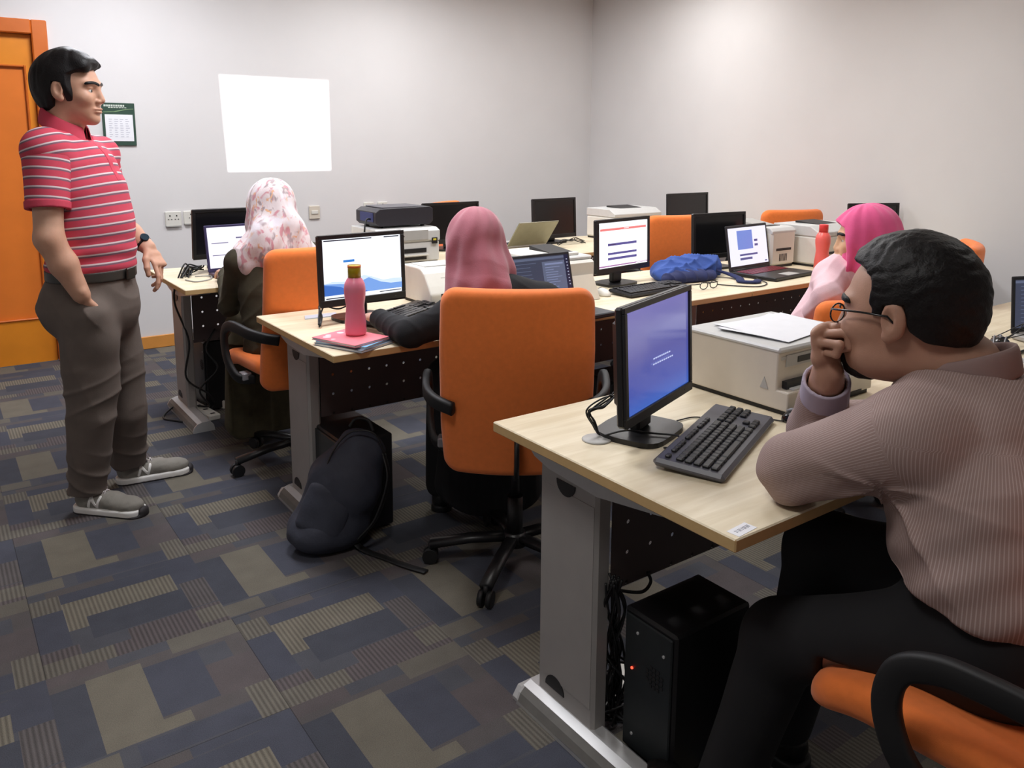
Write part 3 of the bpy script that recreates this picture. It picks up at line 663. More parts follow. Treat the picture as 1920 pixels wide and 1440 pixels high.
def laptop(label, x, y, az, w, d_, h, tilt, screen, deck, lidm, keym, bez=.012, group=None, pad_m=None):
    """origin = hinge left end; base runs to local -y, screen leans back"""
    t = thing('laptop', label, 'laptop', (x, y, TZ), az, group)
    MB().box(0, w, -d_, 0, .002, .020, .004).build('base', deck, t)
    k = MB()
    for r_ in range(5):
        for c_ in range(14): k.box(.02+c_*(w-.04)/14, .02+(c_+.86)*(w-.04)/14, -.03-r_*.02-.016, -.03-r_*.02, .0195, .0222)
    k.build('keys', keym, t)
    MB().box(w*.36, w*.64, -d_+.012, -d_+.075, .0195, .0206).build('touchpad', pad_m or deck, t)
    M = Matrix.Translation((0, -.004, .019)) @ Matrix.Rotation(math.radians(-tilt), 4, 'X')
    li = MB().box(0, w, 0, .008, 0, h, .003, M=M).build('lid', lidm, t)
    s_ = MB(); ms = screen(s_, bez, w-bez, bez*1.6, h-bez, M) if screen else [scr_off]
    if not screen: lay(s_, bez, w-bez, bez*1.6, h-bez, M, [(0, 1, 0, 1, 0)])
    s_.build('screen', ms, li)
    MB().cyl((.03, -.002, .019), (w-.03, -.002, .019), .006).build('hinge', deck, t)
    return t
purple = mat('purple_laptop', (58, 52, 92), .4, noise=.04); red_k = mat('red_keys', (120, 20, 40), .4, noise=.1); dk_lap = mat('dark_laptop', (44, 45, 50), .4, noise=.04)
olive_lid = mat('olive_grey_lid', (150, 148, 128), .35, .5, noise=.05)
laptop('purple edged laptop with a white screen in front of the patterned scarf', 1.118, 4.15, math.radians(6), .37, .24, .235, 8, scr_list, mat('plum_deck', (84, 70, 88), .4, noise=.04), purple, black_p)
laptop('dark laptop with a code editor on screen, right of the mauve headscarf', 1.80, 2.515, math.radians(2), .345, .235, .215, 14, scr_editor, dk_lap, dk_lap, key_m)
laptop('open laptop with red keys and a pale quiz page on screen', 3.335, 2.715, math.radians(5), .375, .27, .235, 10, scr_quiz, black_p, dk_lap, red_k, .014, pad_m=plastic_g)
laptop('half open laptop with a greenish grey lid seen from behind', 3.335, 4.24, math.radians(182), .33, .22, .20, 38, None, plastic_g, olive_lid, key_m)
laptop('dark grey laptop on the near right desk behind the man in glasses', 3.035, 1.235, math.radians(-22), .34, .24, .20, 6, scr_editor, plastic_g, dk_lap, key_m)
# ================================================================== printers
def printer(label, x, y, az, w, d_, h, style, body=None, group='office laser printers'):
    """origin = front left bottom corner; front faces local -y"""
    body = body or plastic_w
    t = thing('printer', label, 'printer', (x, y, TZ), az, group)
    MB().box(.008, w-.008, .008, d_-.008, 0, .012).build('foot_plinth', dark_p, t)
    if style == 'long':      # the big one on the nearest desk: side view with stepped front
        b = MB(); st = [(.0, .012), (.0, .062), (.035, .062), (.035, h-.012), (d_, h-.012), (d_, .012)]
        b.prism(st, 0, w, 'x', 0); o = b.build('body', body, t, bevel=.004)
        MB().box(-.002, w+.002, .03, d_+.004, h-.014, h, .005).build('lid', plastic_l, t)
        MB().box(.03, w-.03, .0322, .0355, h-.052, h-.022).build('control_panel', plastic_g, t)
        MB().box(.075, .155, .0308, .0325, h-.045, h-.030).build('display', dark_p, t)
        MB().box(.012, .034, .0332, .0352, h-.032, h-.024).build('maker_badge', plastic_g, t)
        MB().box(.02, w-.02, .02, .0375, .064, .082).build('output_slot', dark_p, t)
        MB().box(.03, w-.03, .006, .036, .0615, .066, .001).build('paper_tray', plastic_l, t)
        MB().prism([(.06, .058), (.085, .058), (.073, .088)], -.0012, .0005, 'x').build('side_latch', plastic_g, t)
        MB().box(.02, w-.05, -.0015, .001, .013, .019).build('drawer_grip', dark_p, t)
    elif style == 'rounded':
        b = MB(); st = [(0, .012)]+[(0, h*.35), (.02, h*.55), (.055, h*.86), (.085, h*.98), (.11, h)]+[(d_, h), (d_, .012)]
        b.prism(st, 0, w, 'x'); b.build('body', body, t, bevel=.006)
        MB().box(.03, w*.55, .10, d_-.02, h-.001, h+.004, .002).build('lid', plastic_l, t)
        MB().box(w*.2, w*.34, .040, .062, h*.70, h*.74, M=None).build('maker_badge', plastic_g, t)
        MB().box(.05, w-.05, -.001, .012, .04, .055).build('output_slot', dark_p, t)
    elif style == 'office':   # boxy with side vents and a dark output hollow in the top
        MB().box(0, w, 0, d_, .012, h-.02, .012).build('body', body, t)
        tp = MB(); tp.prism([(.0, h-.035), (.0, h-.02), (.02, h-.004), (.05, h), (d_-.01, h), (d_, h-.012), (d_, h-.035)], 0, w, 'x'); tp.build('top_cover', plastic_l, t, bevel=.004)
        MB().box(w*.12, w*.78, d_*.25, d_*.9, h-.002, h+.003).build('output_hollow', dark_p, t)
        MB().prism([(d_*.3, h), (d_*.95, h), (d_*.95, h+.022), (d_*.9, h+.026)], w*.12, w*.78, 'x').build('output_flap', plastic_g, t)
        v = MB()
        for k in range(6): v.box(w-.14+k*.012, w-.134+k*.012, -.001, .002, .035, .075)
        for k in range(6): v.box(-.001, .002, d_-.10+k*.010, d_-.095+k*.010, .035, .075)
        v.build('vents', dark_p, t)
        MB().box(.04, w-.04, -.002, .004, h*.42, h*.48).build('paper_slot', dark_p, t)
    elif style == 'flap':     # with its front flap hanging open
        MB().box(0, w, 0, d_, .012, h-.03, .01).build('body', body, t)
        MB().box(0, w, .02, d_, h-.03, h-.012, .006).build('top_cover', plastic_l, t)
        MB().box(w*.05, w*.85, .05, d_-.03, h-.012, h+.002, .003).build('scanner_lid', plastic_w, t)
        MB().prism([(.06, h+.001), (d_*.7, h+.001), (d_*.7, h+.02)], w*.45, w*.8, 'x').build('output_hollow', dark_p, t)
        MB().prism([(-.065, .002), (-.06, .0), (-.004, .10), (-.012, .105)], w*.1, w*.93, 'x').build('front_flap', beige_p, t)
        MB().prism([(-.05, .004), (0, .004), (0, .10)], w*.935, w*.95, 'x').build('flap_arm', plastic_g, t)
        MB().box(w*.8, w*.84, -.0655, -.03, .05, .056).build('badge', dark_p, t) if False else None
    elif style == 'rack':     # grey with the projector on it, seen from the front
        MB().box(0, w, 0, d_, .012, h*.62, .006).build('body', plastic_l, t)
        MB().prism([(0, h*.62), (-.01, h*.66), (-.01, h*.92), (.03, h), (d_, h), (d_, h*.62)], 0, w, 'x').build('upper_body', plastic_l, t, bevel=.004)
        MB().box(.01, w*.8, -.0125, -.009, h*.68, h*.95, .001).build('front_cover', plastic_g, t)
        MB().box(.02, w*.78, -.003, .003, h*.12, h*.2).box(.02, w*.78, -.003, .003, h*.32, h*.44).build('output_slot', dark_p, t)
        MB().box(.02, w*.8, -.02, .0, h*.24, h*.27).build('paper_tray', plastic_w, t)
        MB().cyl((w*.4, -.0135, h*.8), (w*.4, -.0124, h*.8), .004).build('front_button', dark_p, t)
        MB().box(w*.86, w*.95, -.0125, -.009, h*.55, h*.72).build('side_buttons', dark_p, t)
        MB().box(w*.88, w*.93, -.0135, -.012, h*.64, h*.69).build('yellow_sticker', mat('yellow_label', (220, 205, 70), .5), t)
    elif style == 'simple':
        MB().box(0, w, 0, d_, .012, h*.75, .01).build('body', body, t)
        MB().prism([(0, h*.75), (.0, h*.85), (.06, h), (d_, h), (d_, h*.75)], 0, w, 'x').build('top_cover', plastic_l, t, bevel=.004)
        MB().prism([(.09, h+.001), (d_*.8, h+.001), (d_*.8, h+.012)], w*.3, w*.75, 'x').build('output_hollow', dark_p, t)
        MB().box(.03, w-.03, -.002, .004, h*.3, h*.36).build('paper_slot', dark_p, t)
    return t
printer('large off-white printer with loose paper on top, on the nearest desk', 1.676, 1.165, 0, .37, .335, .168, 'long', beige_p)
printer('low white printer with a rounded front left of the mauve headscarf', 1.632, 2.83, 0, .36, .24, .155, 'rounded')
printer('white printer with its front flap hanging open, right of the mauve headscarf', 2.02, 2.66, 0, .345, .33, .195, 'flap')
printer('tall grey-white printer with side vents behind the red keyboard laptop', 3.715, 2.745, 0, .21, .30, .222, 'office')
printer('pale printer directly behind the coral red bottle', 3.955, 2.62, 0, .40, .30, .225, 'simple')
printer('grey printer carrying the black projector on the far desk', 1.955, 3.955, 0, .385, .33, .20, 'rack', plastic_l)
printer('white printer left of the middle orange chair by the corner', 3.88, 4.17, 0, .46, .30, .215, 'simple')
for k, (a, dx, dy) in enumerate(((4, 0, 0), (-3, .006, .012), (9, -.01, -.004))):
    s_ = MB(); n_ = 10; W_, D_ = .285, .205; M = Matrix.Translation((1.872+dx, 1.345+dy, TZ+.169+.0012*k)) @ Matrix.Rotation(math.radians(a), 4, 'Z')
    vv = []; ff = []
    for i in range(n_+1):
        for j in range(n_+1):
            u, w = i/n_, j/n_; z = .004*max(0, (abs(u-.5)*2)**6)*(w) + .0015*math.sin(u*5+k)*math.sin(w*4)
            vv.append((W_*(u-.5), D_*(w-.5), z+.0006))
    nv_ = len(vv); vv += [(x, y, z-.0007) for x, y, z in vv]
    for i in range(n_):
        for j in range(n_): a_ = i*(n_+1)+j; ff.append((a_, a_+n_+1, a_+n_+2, a_+1)); ff.append((nv_+a_, nv_+a_+1, nv_+a_+n_+2, nv_+a_+n_+1))
    s_.add(vv, ff, 0, True, M)
    o = s_.build('sheet_of_paper', paper_m)
    tag(o, ['white paper sheet lowest in the loose stack on the near printer', 'white paper sheet in the middle of the loose stack on the near printer', 'white paper sheet on top of the loose stack on the near printer'][k], 'paper', 'loose sheets on the near printer')

# ---- projector and its beam
pj = thing('projector', 'black projector standing on the grey printer at the far desk', 'projector', (1.985, 4.03, TZ+.2), 0)
bt = MB().prism([(0, .03), (.02, .012), (.34, .012), (.36, .03), (.36, .10), (.34, .112), (.03, .108), (0, .09)], 0, .25, 'y'); bt.build('body', mat('projector_black', (46, 44, 50), .45, noise=.05), pj, bevel=.004)
MB().box(.05, .31, .02, .23, .108, .116, .003).build('top_cover', mat('projector_top', (88, 86, 92), .45, noise=.05), pj)
MB().cyl((.12, .24, .062), (.12, .285, .062), .032).build('lens', black_gloss, pj)
fm = MB(); [fm.cyl((a, b, 0), (a, b, .014), .012) for a, b in ((.05, .04), (.31, .04), (.05, .21), (.31, .21))]; fm.build('feet', dark_p, pj)
MB().box(-.003, .001, .03, .19, .035, .085).build('side_ports', mat('port_blue', (50, 60, 110), .5), pj)
MB().tube(bez([(0, .06, .05), (-.03, .05, .05), (-.05, .03, .02), (-.06, .02, -.03), (-.055, .03, -.08)]), .005).build('plug_cable', cable_m, pj)
LP = A([2.105, 4.325, 1.002])
sl = bpy.data.lights.new('projector_beam', 'SPOT'); so = bpy.data.objects.new('projector_beam', sl); COL.objects.link(so); so.parent = pj
so.location = Vector(LP)-Vector(pj.location); so.rotation_euler = (math.radians(90), 0, 0)
sl.energy = 150; sl.spot_size = math.radians(70); sl.spot_blend = 0; sl.shadow_soft_size = .004; sl.color = (1, 1, 1); sl.use_nodes = True
nt = sl.node_tree; N, L = nt.nodes, nt.links; em = N['Emission']
ge = N.new('ShaderNodeNewGeometry'); sp = N.new('ShaderNodeSeparateXYZ'); L.new(ge.outputs['Incoming'], sp.inputs[0])
ay = mathn(N, L, 'ABSOLUTE', sp.outputs[1]); D_ = R_['y1']-LP[1]
sg = mathn(N, L, 'DIVIDE', sp.outputs[1], ay)
ux = mathn(N, L, 'DIVIDE', mathn(N, L, 'MULTIPLY', sp.outputs[0], D_), sp.outputs[1]); uz = mathn(N, L, 'DIVIDE', mathn(N, L, 'MULTIPLY', sp.outputs[2], D_), sp.outputs[1])
X_ = mathn(N, L, 'ADD', ux, float(LP[0])); Z_ = mathn(N, L, 'ADD', uz, float(LP[2]))
def sstep(v, lo, hi):
    m_ = N.new('ShaderNodeMapRange'); m_.inputs['From Min'].default_value = lo; m_.inputs['From Max'].default_value = hi; L.new(v, m_.inputs['Value']); return m_.outputs[0]
xl = mathn(N, L, 'SUBTRACT', X_, mathn(N, L, 'MULTIPLY', mathn(N, L, 'SUBTRACT', 1.86, Z_), .045))
msk = mathn(N, L, 'MULTIPLY', sstep(xl, 1.722, 1.738), sstep(X_, 2.538, 2.522))
msk = mathn(N, L, 'MULTIPLY', msk, mathn(N, L, 'MULTIPLY', sstep(Z_, 1.192, 1.205), sstep(Z_, 1.872, 1.858)))
L.new(mathn(N, L, 'MULTIPLY', msk, 1.0), em.inputs['Strength'])

# ================================================================== computers, cables, bags, small things
def tower(label, x0, x1, y0, y1, h, group='black desktop computers under the desks'):
    t = thing('computer_tower', label, 'computer', ((x0+x1)/2, (y0+y1)/2, 0), 0, group)
    w, d_ = (x1-x0)/2, (y1-y0)/2
    MB().box(-w, w, -d_, d_, .008, h, .006).build('case', black_p, t)
    MB().box(-w-.006, -w+.001, -d_+.008, d_-.008, .02, h-.01, .003).build('rear_panel', mat('tower_panel', (40, 44, 46), .4, .3, noise=.1), t)
    g = MB()
    for r_ in range(5):
        for c_ in range(5):
            if (r_-2)**2+(c_-2)**2 < 7: g.box(-w-.0075, -w-.0055, -d_+.03+c_*.011, -d_+.037+c_*.011, h*.58+r_*.011, h*.58+.007+r_*.011)
    g.build('vents', dark_p, t)
    MB().cyl((-w-.0085, d_-.035, h*.62), (-w-.005, d_-.035, h*.62), .003).build('red_light', mat('led_red', (90, 10, 8), .4, emit=(255, 60, 40), estr=3), t)
    sc = MB(); [sc.cyl((-w-.0085, a, b), (-w-.005, a, b), .0035) for a, b in ((d_-.05, h*.88), (-d_+.03, h*.84), (d_-.04, .06))]; sc.build('screws', steel_l, t)
    f = MB(); [f.box(a-.015, a+.015, b-.015, b+.015, 0, .009) for a in (-w+.03, w-.03) for b in (-d_+.03, d_-.03)]; f.build('feet', dark_p, t)
    return t
tower('black computer under the nearest desk with a small red light', 1.222, 1.468, 1.085, 1.245, .36)
tower('black computer behind the black backpack under the middle desk', 1.115, 1.31, 2.56, 2.93, .36)
tower('black computer under the far left desk beside the olive clothes', 1.115, 1.33, 4.28, 4.62, .38)
tower('black computer under the middle desk right of the large orange chair', 2.32, 2.62, 2.47, 2.68, .40)

def power_strip(label, x, y, az, n=4, sc=1.0):
    t = thing('power_strip', label, 'power strip', (x, y, 0), az)
    MB().box(-.17*sc, .17*sc, -.03, .03, 0, .032, .006).build('housing', plastic_w, t)
    h_ = MB(); [h_.box(-.14*sc+k*.07*sc, -.125*sc+k*.07*sc, -.012, .012, .0315, .0325) for k in range(n)]; h_.build('outlets', dark_p, t)
    return t
ps = power_strip('white power strip on the carpet by the leg of the far left desk', 1.075, 4.33, math.radians(-82), 5, 1.25)
p2 = power_strip('white power strip among black cables under the nearest desk', 1.36, 1.40, math.radians(15), 4, .7)
pp = MB().box(-.02, .02, -.02, .02, 0, .05, .006).box(.03, .07, -.02, .02, 0, .05, .006)
o = pp.build('power_plugs', plastic_w); o.location = (1.20, 4.30, 0); o.rotation_euler = (0, 0, .5); o.name = 'power_adapter'; tag(o, 'white plug adapters on the floor by the far left computer', 'power adapter')
def cable(label, pts, r=.0032, m=None, name='cable', n=10):
    o = MB().tube(bez(pts, n), r).build(name, m or cable_m); tag(o, label, 'cable'); return o
cable('black cable hanging from the left end of the far left desk', [(1.0, 4.3, .72), (.98, 4.28, .60), (1.03, 4.25, .40), (1.0, 4.22, .22), (1.1, 4.2, .12), (1.14, 4.28, .03), (1.02, 4.15, .006), (.93, 4.22, .006), (.90, 4.32, .006), (1.03, 4.45, .04)], .005)
cable('black cable curling from the far left computer to the power strip', [(1.16, 4.24, .45), (1.10, 4.2, .36), (1.14, 4.16, .26), (1.05, 4.17, .16), (1.1, 4.2, .06), (1.07, 4.3, .036)], .005)
cable('black cable drooping below the modesty panel of the nearest desk', [(1.19, 1.29, .40), (1.22, 1.27, .385), (1.29, 1.262, .36), (1.32, 1.262, .375), (1.315, 1.268, .40)], .004)
def bundle(label, n_, p0, p1, p2_, spread, r=.0035, seed=1):
    rr = np.random.default_rng(seed); m = MB()
    for k in range(n_):
        o_ = rr.normal(size=(6, 3))*spread; pts = [A(p0)+o_[0]*.3, (A(p0)*.6+A(p1)*.4)+o_[1]*.5, A(p1)+o_[2]*.6, (A(p1)*.5+A(p2_)*.5)+o_[3], A(p2_)+o_[4]]
        pts = [np.array([q[0], q[1], max(q[2], .012)]) for q in pts]; m.tube(bez(pts, 8), r, 6)
    o = m.build('cable_bundle', cable_m); tag(o, label, 'cable bundle'); return o
bundle('dense bundle of black cables behind the leg of the nearest desk', 18, at(1150, 1088, 1.84), at(1152, 1215, 1.95), at(1150, 1322, 2.0), .020, .0033, 3)
bundle('tangle of black cables on the floor under the nearest desk', 14, at(1150, 1260, 1.98), at(1150, 1320, 2.0), at(1150, 1370, 2.03), .032, .003, 9)
bundle('black cables hanging inside the left leg of the middle desk', 5, (1.17, 2.86, .68), (1.165, 2.88, .42), (1.2, 2.9, .12), .014, .0035, 5)
bundle('heap of coiled cables behind the purple edged laptop', 9, (1.12, 4.28, .775), (1.05, 4.25, .765), (1.0, 4.16, .752), .022, .004, 8)
o = bpy.data.objects['cable_bundle.003'] if 'cable_bundle.003' in bpy.data.objects else None
cable('grey cable loop lying on the far left desk near the standing man hand', [(.99, 4.08, .744), (1.02, 4.0, .744), (1.09, 4.03, .745), (1.12, 4.12, .746), (1.05, 4.14, .748)], .003, cable_g)
bundle('black and grey monitor cables coming out of the desk grommet', 6, (1.20, 1.325, .748), (1.185, 1.345, .80), (1.25, 1.325, .842), .007, .0022, 12)
cable('thin black cable across the base of the blue lit monitor', [(1.20, 1.31, .75), (1.24, 1.275, .765), (1.29, 1.245, .757), (1.325, 1.195, .757), (1.30, 1.17, .746), (1.27, 1.19, .744)], .0022)
cable('thin brown mouse cable running along the front of the near printer', [(1.43, 1.30, .743), (1.49, 1.29, .743), (1.53, 1.22, .743), (1.60, 1.21, .743), (1.64, 1.15, .743), (1.655, 1.125, .745)], .0018)
bundle('black cables behind the base of the mountain screen monitor', 6, (1.12, 2.74, .752), (1.17, 2.83, .80), (1.29, 2.85, .83), .012, .003, 22)
bundle('cables beside the stand of the violet bars monitor', 4, (2.50, 2.90, .75), (2.57, 2.92, .79), (2.68, 2.90, .82), .014, .003, 23)
cable('black charging cable of the red keyboard laptop lying on the desk edge', [(3.05, 2.55, .744), (3.1, 2.46, .744), (3.17, 2.40, .744), (3.28, 2.44, .744), (3.34, 2.55, .747)], .0028)
bundle('thin cables looping beside the dark grey laptop at the right', 4, (2.93, 1.25, .75), (2.97, 1.17, .80), (2.98, 1.10, .752), .02, .0018, 31)
cable('black audio plug cable lying near the right laptop', [(2.68, 1.15, .745), (2.76, 1.13, .747), (2.80, 1.12, .747), (2.90, 1.12, .746), (2.97, 1.11, .746)], .005)
bundle('small cables at the foot of the free standing monitor', 4, (3.40, 4.2, .75), (3.5, 4.18, .78), (3.62, 4.2, .75), .016, .003, 41)
cable('thin wire lying under the orange chair toward the middle desk', [(2.24, 2.33, .73), (2.20, 2.3, .70), (2.22, 2.29, .64), (2.30, 2.33, .55), (2.32, 2.4, .42)], .004)
phone = MB().box(-.05, .05, -.07, .07, 0, .03, .008).build('card_reader', plastic_w); phone.location = (2.62, 1.05, TZ); phone.rotation_euler = (0, 0, .3); tag(phone, 'small white box on the desk behind the man in glasses', 'box')
MB().box(-.03, .03, -.03, .03, .0295, .031).build('grey_label', plastic_g, phone)

def bottle(label, x, y, z, m, capm, h=.235, r=.036, neck=.6):
    t = thing('water_bottle', label, 'bottle', (x, y, z), 0, 'plastic drinking bottles')
    pr = [(0, 0), (r*.9, .001), (r, .008), (r*.98, h*.18), (r*.86, h*.36), (r*.84, h*.42), (r*.98, h*.58), (r, h*.66), (r*.93, h*.74), (r*.74, h*.80), (r*.56, h*.835), (r*.54, h*.86)]
    MB().lathe(pr+[(r*.50, h*.86), (r*.52, h*.83), (r*.70, h*.79), (r*.90, h*.73), (r*.96, h*.65), (r*.80, h*.42), (r*.82, h*.36), (r*.94, h*.18), (r*.94, .01), (0, .006)]).build('bottle_body', m, t)
    MB().lathe([(r*.5, h*.83), (r*.60, h*.83), (r*.60, h*.985), (r*.55, h), (0, h)]).build('cap', capm, t)
    return t
pinkm = mat('pink_translucent', (255, 140, 165), .3, sss=.35); redm = mat('coral_translucent', (250, 108, 100), .3, sss=.2)
bt = bottle('translucent pink bottle with a yellow-green cap on the notebooks', 1.140, 2.482, TZ+.0255, pinkm, mat('yellow_green_cap', (176, 160, 20), .35))
MB().lathe([(.0215, .228), (.0222, .228), (.0222, .236), (.0215, .236)]).build('cap_ring', mat('orange_ring', (225, 120, 40), .4), bt)
bottle('coral red bottle with a red cap in front of the pale printer', 3.925, 2.575, TZ, redm, mat('red_cap', (228, 62, 62), .35), .245, .040)
def notebook(label, x, y, z, az, w, h, th, m, spiral=False):
    t = thing('notebook', label, 'notebook', (x, y, z), az, 'notebooks stacked under the pink bottle')
    MB().box(-w/2, w/2, -h/2, h/2, 0, .0012).box(-w/2, w/2, -h/2, h/2, th-.0012, th).build('cover', m, t)
    MB().box(-w/2+.002, w/2-.003, -h/2+.002, h/2-.002, .0013, th-.0013).build('pages', paper_m, t)
    if spiral:
        s_ = MB()
        for k in range(22):
            yy = -h/2+.006+k*(h-.012)/21; s_.tube([(w/2-.004+.006*math.cos(a), yy, th/2+(th*.62)*math.sin(a)) for a in np.linspace(0, 2*PI, 9)], .0008, 5)
        s_.build('spiral_binding', silver_m, t)
    return t
notebook('grey spiral notebook at the bottom of the stack under the pink bottle', 1.118, 2.452, TZ, math.radians(24), .16, .205, .009, mat('grey_cover', (120, 128, 142), .5), True)
notebook('light blue notebook in the middle of the stack under the pink bottle', 1.122, 2.458, TZ+.009, math.radians(30), .155, .20, .008, mat('blue_cover', (120, 175, 210), .5))
nb = notebook('pink notebook on top of the stack under the pink bottle', 1.112, 2.462, TZ+.017, math.radians(20), .16, .20, .008, mat('pink_cover', (238, 128, 140), .5))
sp_ = MB()
for (a, b, r) in ((-.05, .06, .014), (-.03, .075, .01), (.02, .07, .012), (.04, .03, .009), (-.06, .02, .008)): sp_.cyl((a, b, .008), (a, b, .0085), r)
sp_.build('cover_pattern', mat('pale_pink', (250, 205, 210), .5), nb)
o = MB().prism([(-.07, -.02), (.06, -.03), (.075, .03), (-.05, .035)], 0, .004, 'z').build('booklet', mat('pale_blue_paper', (196, 206, 220), .5)); o.location = (1.20, 2.93, TZ); tag(o, 'thin pale booklet lying left of the mountain screen monitor', 'booklet')

# blue cloth bag and folded dark front
clothb = mat('blue_cloth', (60, 88, 160), .9, noise=.12, nscale=14, bump=.5, bscale=60); clothd = mat('navy_cloth', (34, 42, 84), .9, noise=.12, nscale=14, bump=.5, bscale=60)
bg = thing('cloth_bag', 'crumpled blue cloth bag lying between the violet bars monitor and laptop', 'bag', (3.06, 2.77, TZ))
bgo = A([-.06, .01, 0])
s_ = Soft().ell((3.08, 2.80, TZ+.035), (.18, .10, .050), .03).ell((3.14, 2.81, TZ+.065), (.12, .07, .048), .03).ell((2.97, 2.78, TZ+.03), (.09, .08, .035), .03).ell((3.22, 2.76, TZ+.05), (.07, .06, .06), .03).ell((3.0, 2.84, TZ+.05), (.06, .05, .04), .03).fn(lambda P: TZ+.001-P[..., 2], '&')
soft_obj('bag_body', [(s_, .006)], clothb, bg, tuple(bg.location), disp=lambda V, N: (.016*(1-np.abs(np.sin(V[:, 0]*30+V[:, 1]*22+4*wob(V, 2.2, 3))))**2-.006+.010*(1-np.abs(np.sin(V[:, 1]*34-V[:, 0]*16+4*wob(V, 2.5, 6))))**2-.004)*np.clip((V[:, 2]-TZ-.004)/.01, 0, 1))
s_ = Soft().ell((2.98, 2.71, TZ+.022), (.14, .05, .032), .02).ell((3.10, 2.69, TZ+.018), (.10, .045, .028), .02).fn(lambda P: TZ+.001-P[..., 2], '&')
soft_obj('folded_edge', [(s_, .005)], clothd, bg, tuple(bg.location), disp=lambda V, N: .010*(1-np.abs(np.sin(V[:, 0]*45+4*wob(V, 2.5, 7))))**2*np.clip((V[:, 2]-TZ-.004)/.01, 0, 1))
m_ = MB().tube([A(p)-A(bg.location) for p in bez([(3.22, 2.72, TZ+.04), (3.27, 2.66, TZ+.02), (3.25, 2.58, TZ+.010), (3.20, 2.53, TZ+.008), (3.24, 2.48, TZ+.008), (3.29, 2.50, TZ+.008)])], .01, 8, flat=(.02, .006), up=(0, 0, 1)).build('strap', clothd, bg)
# folded spectacles on the desk
g = thing('spectacles', 'folded black spectacles lying on the desk below the blue bag', 'glasses', (2.93, 2.50, TZ))
for sx in (-1, 1): MB().tube([(sx*.034+.026*math.cos(a), 0, .020+.017*math.sin(a)) for a in np.linspace(0, 2*PI, 20)], .0022, 6).build('lens_rim', black_p, g)
for sx in (-1, 1): MB().tube([(sx*.062, 0, .03), (sx*.06, .03, .022), (sx*.05, .09, .012)], .0025, 6).build('temple', black_p, g)
MB().tube([(-.010, 0, .024), (0, -.002, .028), (.010, 0, .024)], .002, 6).build('bridge', black_p, g)

# backpack leaning on the computer
bpk = mat('backpack_fabric', (52, 55, 68), .75, noise=.12, nscale=20, bump=.35, bscale=120)
B0 = A((1.07, 2.56, 0))
def bp_(x, y, o=0): return onto(x, y, B0, o)
t = thing('backpack', 'black backpack leaning against the computer under the middle desk', 'backpack', tuple(B0))
s_ = Soft()
p_bot, p_mid, p_top = bp_(607, 985, -.02), bp_(645, 905, .02), bp_(680, 838, .05)
s_.seg(p_bot, p_mid, (.115, .085), (.118, .09), .05, u=CR).seg(p_mid, p_top, (.118, .09), (.085, .06), .05, u=CR)
s_.ell(bp_(590, 1000, -.05), (.085, .085, .055), .05).ell(bp_(650, 985, .0), (.075, .07, .06), .04).fn(lambda P: .004-P[..., 2], '&')
soft_obj('main_bag', [(s_, .008)], bpk, t, B0, disp=lambda V, N: (.008*wob(V*A([1, 1, .5]), 5, 11)+.004*wob(V, 13, 12))*np.clip((V[:, 2]-.01)/.03, 0, 1))
s_ = Soft().seg(bp_(597, 990, -.085), bp_(622, 925, -.055), (.085, .036), (.082, .032), .03, u=CR).fn(lambda P: .006-P[..., 2], '&')
soft_obj('front_pocket', [(s_, .007)], bpk, t, B0, disp=lambda V, N: .005*wob(V, 9, 13))
lb = lambda q: [A(p)-B0 for p in q]
MB().tube(lb(bez([bp_(720, 850, .0), bp_(728, 900, -.04), bp_(706, 970, -.07), bp_(672, 1012, -.09)])), .01, 8, flat=(.018, .004)).build('shoulder_strap', black_soft, t)
fl = [A((1.11, 2.49, .03)), A((1.13, 2.44, .008)), A((1.17, 2.34, .006)), A((1.20, 2.26, .006)), A((1.235, 2.19, .006))]
MB().tube(lb(bez(fl)), .01, 8, flat=(.014, .003), up=(0, 0, 1)).build('trailing_strap', black_soft, t)
MB().tube(lb(bez([bp_(655, 800, .05), bp_(668, 785, .06), bp_(690, 788, .06), bp_(700, 808, .05)])), .006, 8).build('grab_handle', black_soft, t)
MB().tube(lb(bez([bp_(603, 915, -.06), bp_(620, 855, -.02), bp_(655, 812, .0), bp_(700, 812, .0), bp_(722, 850, .0)])), .003, 6).build('zip', dark_p, t)

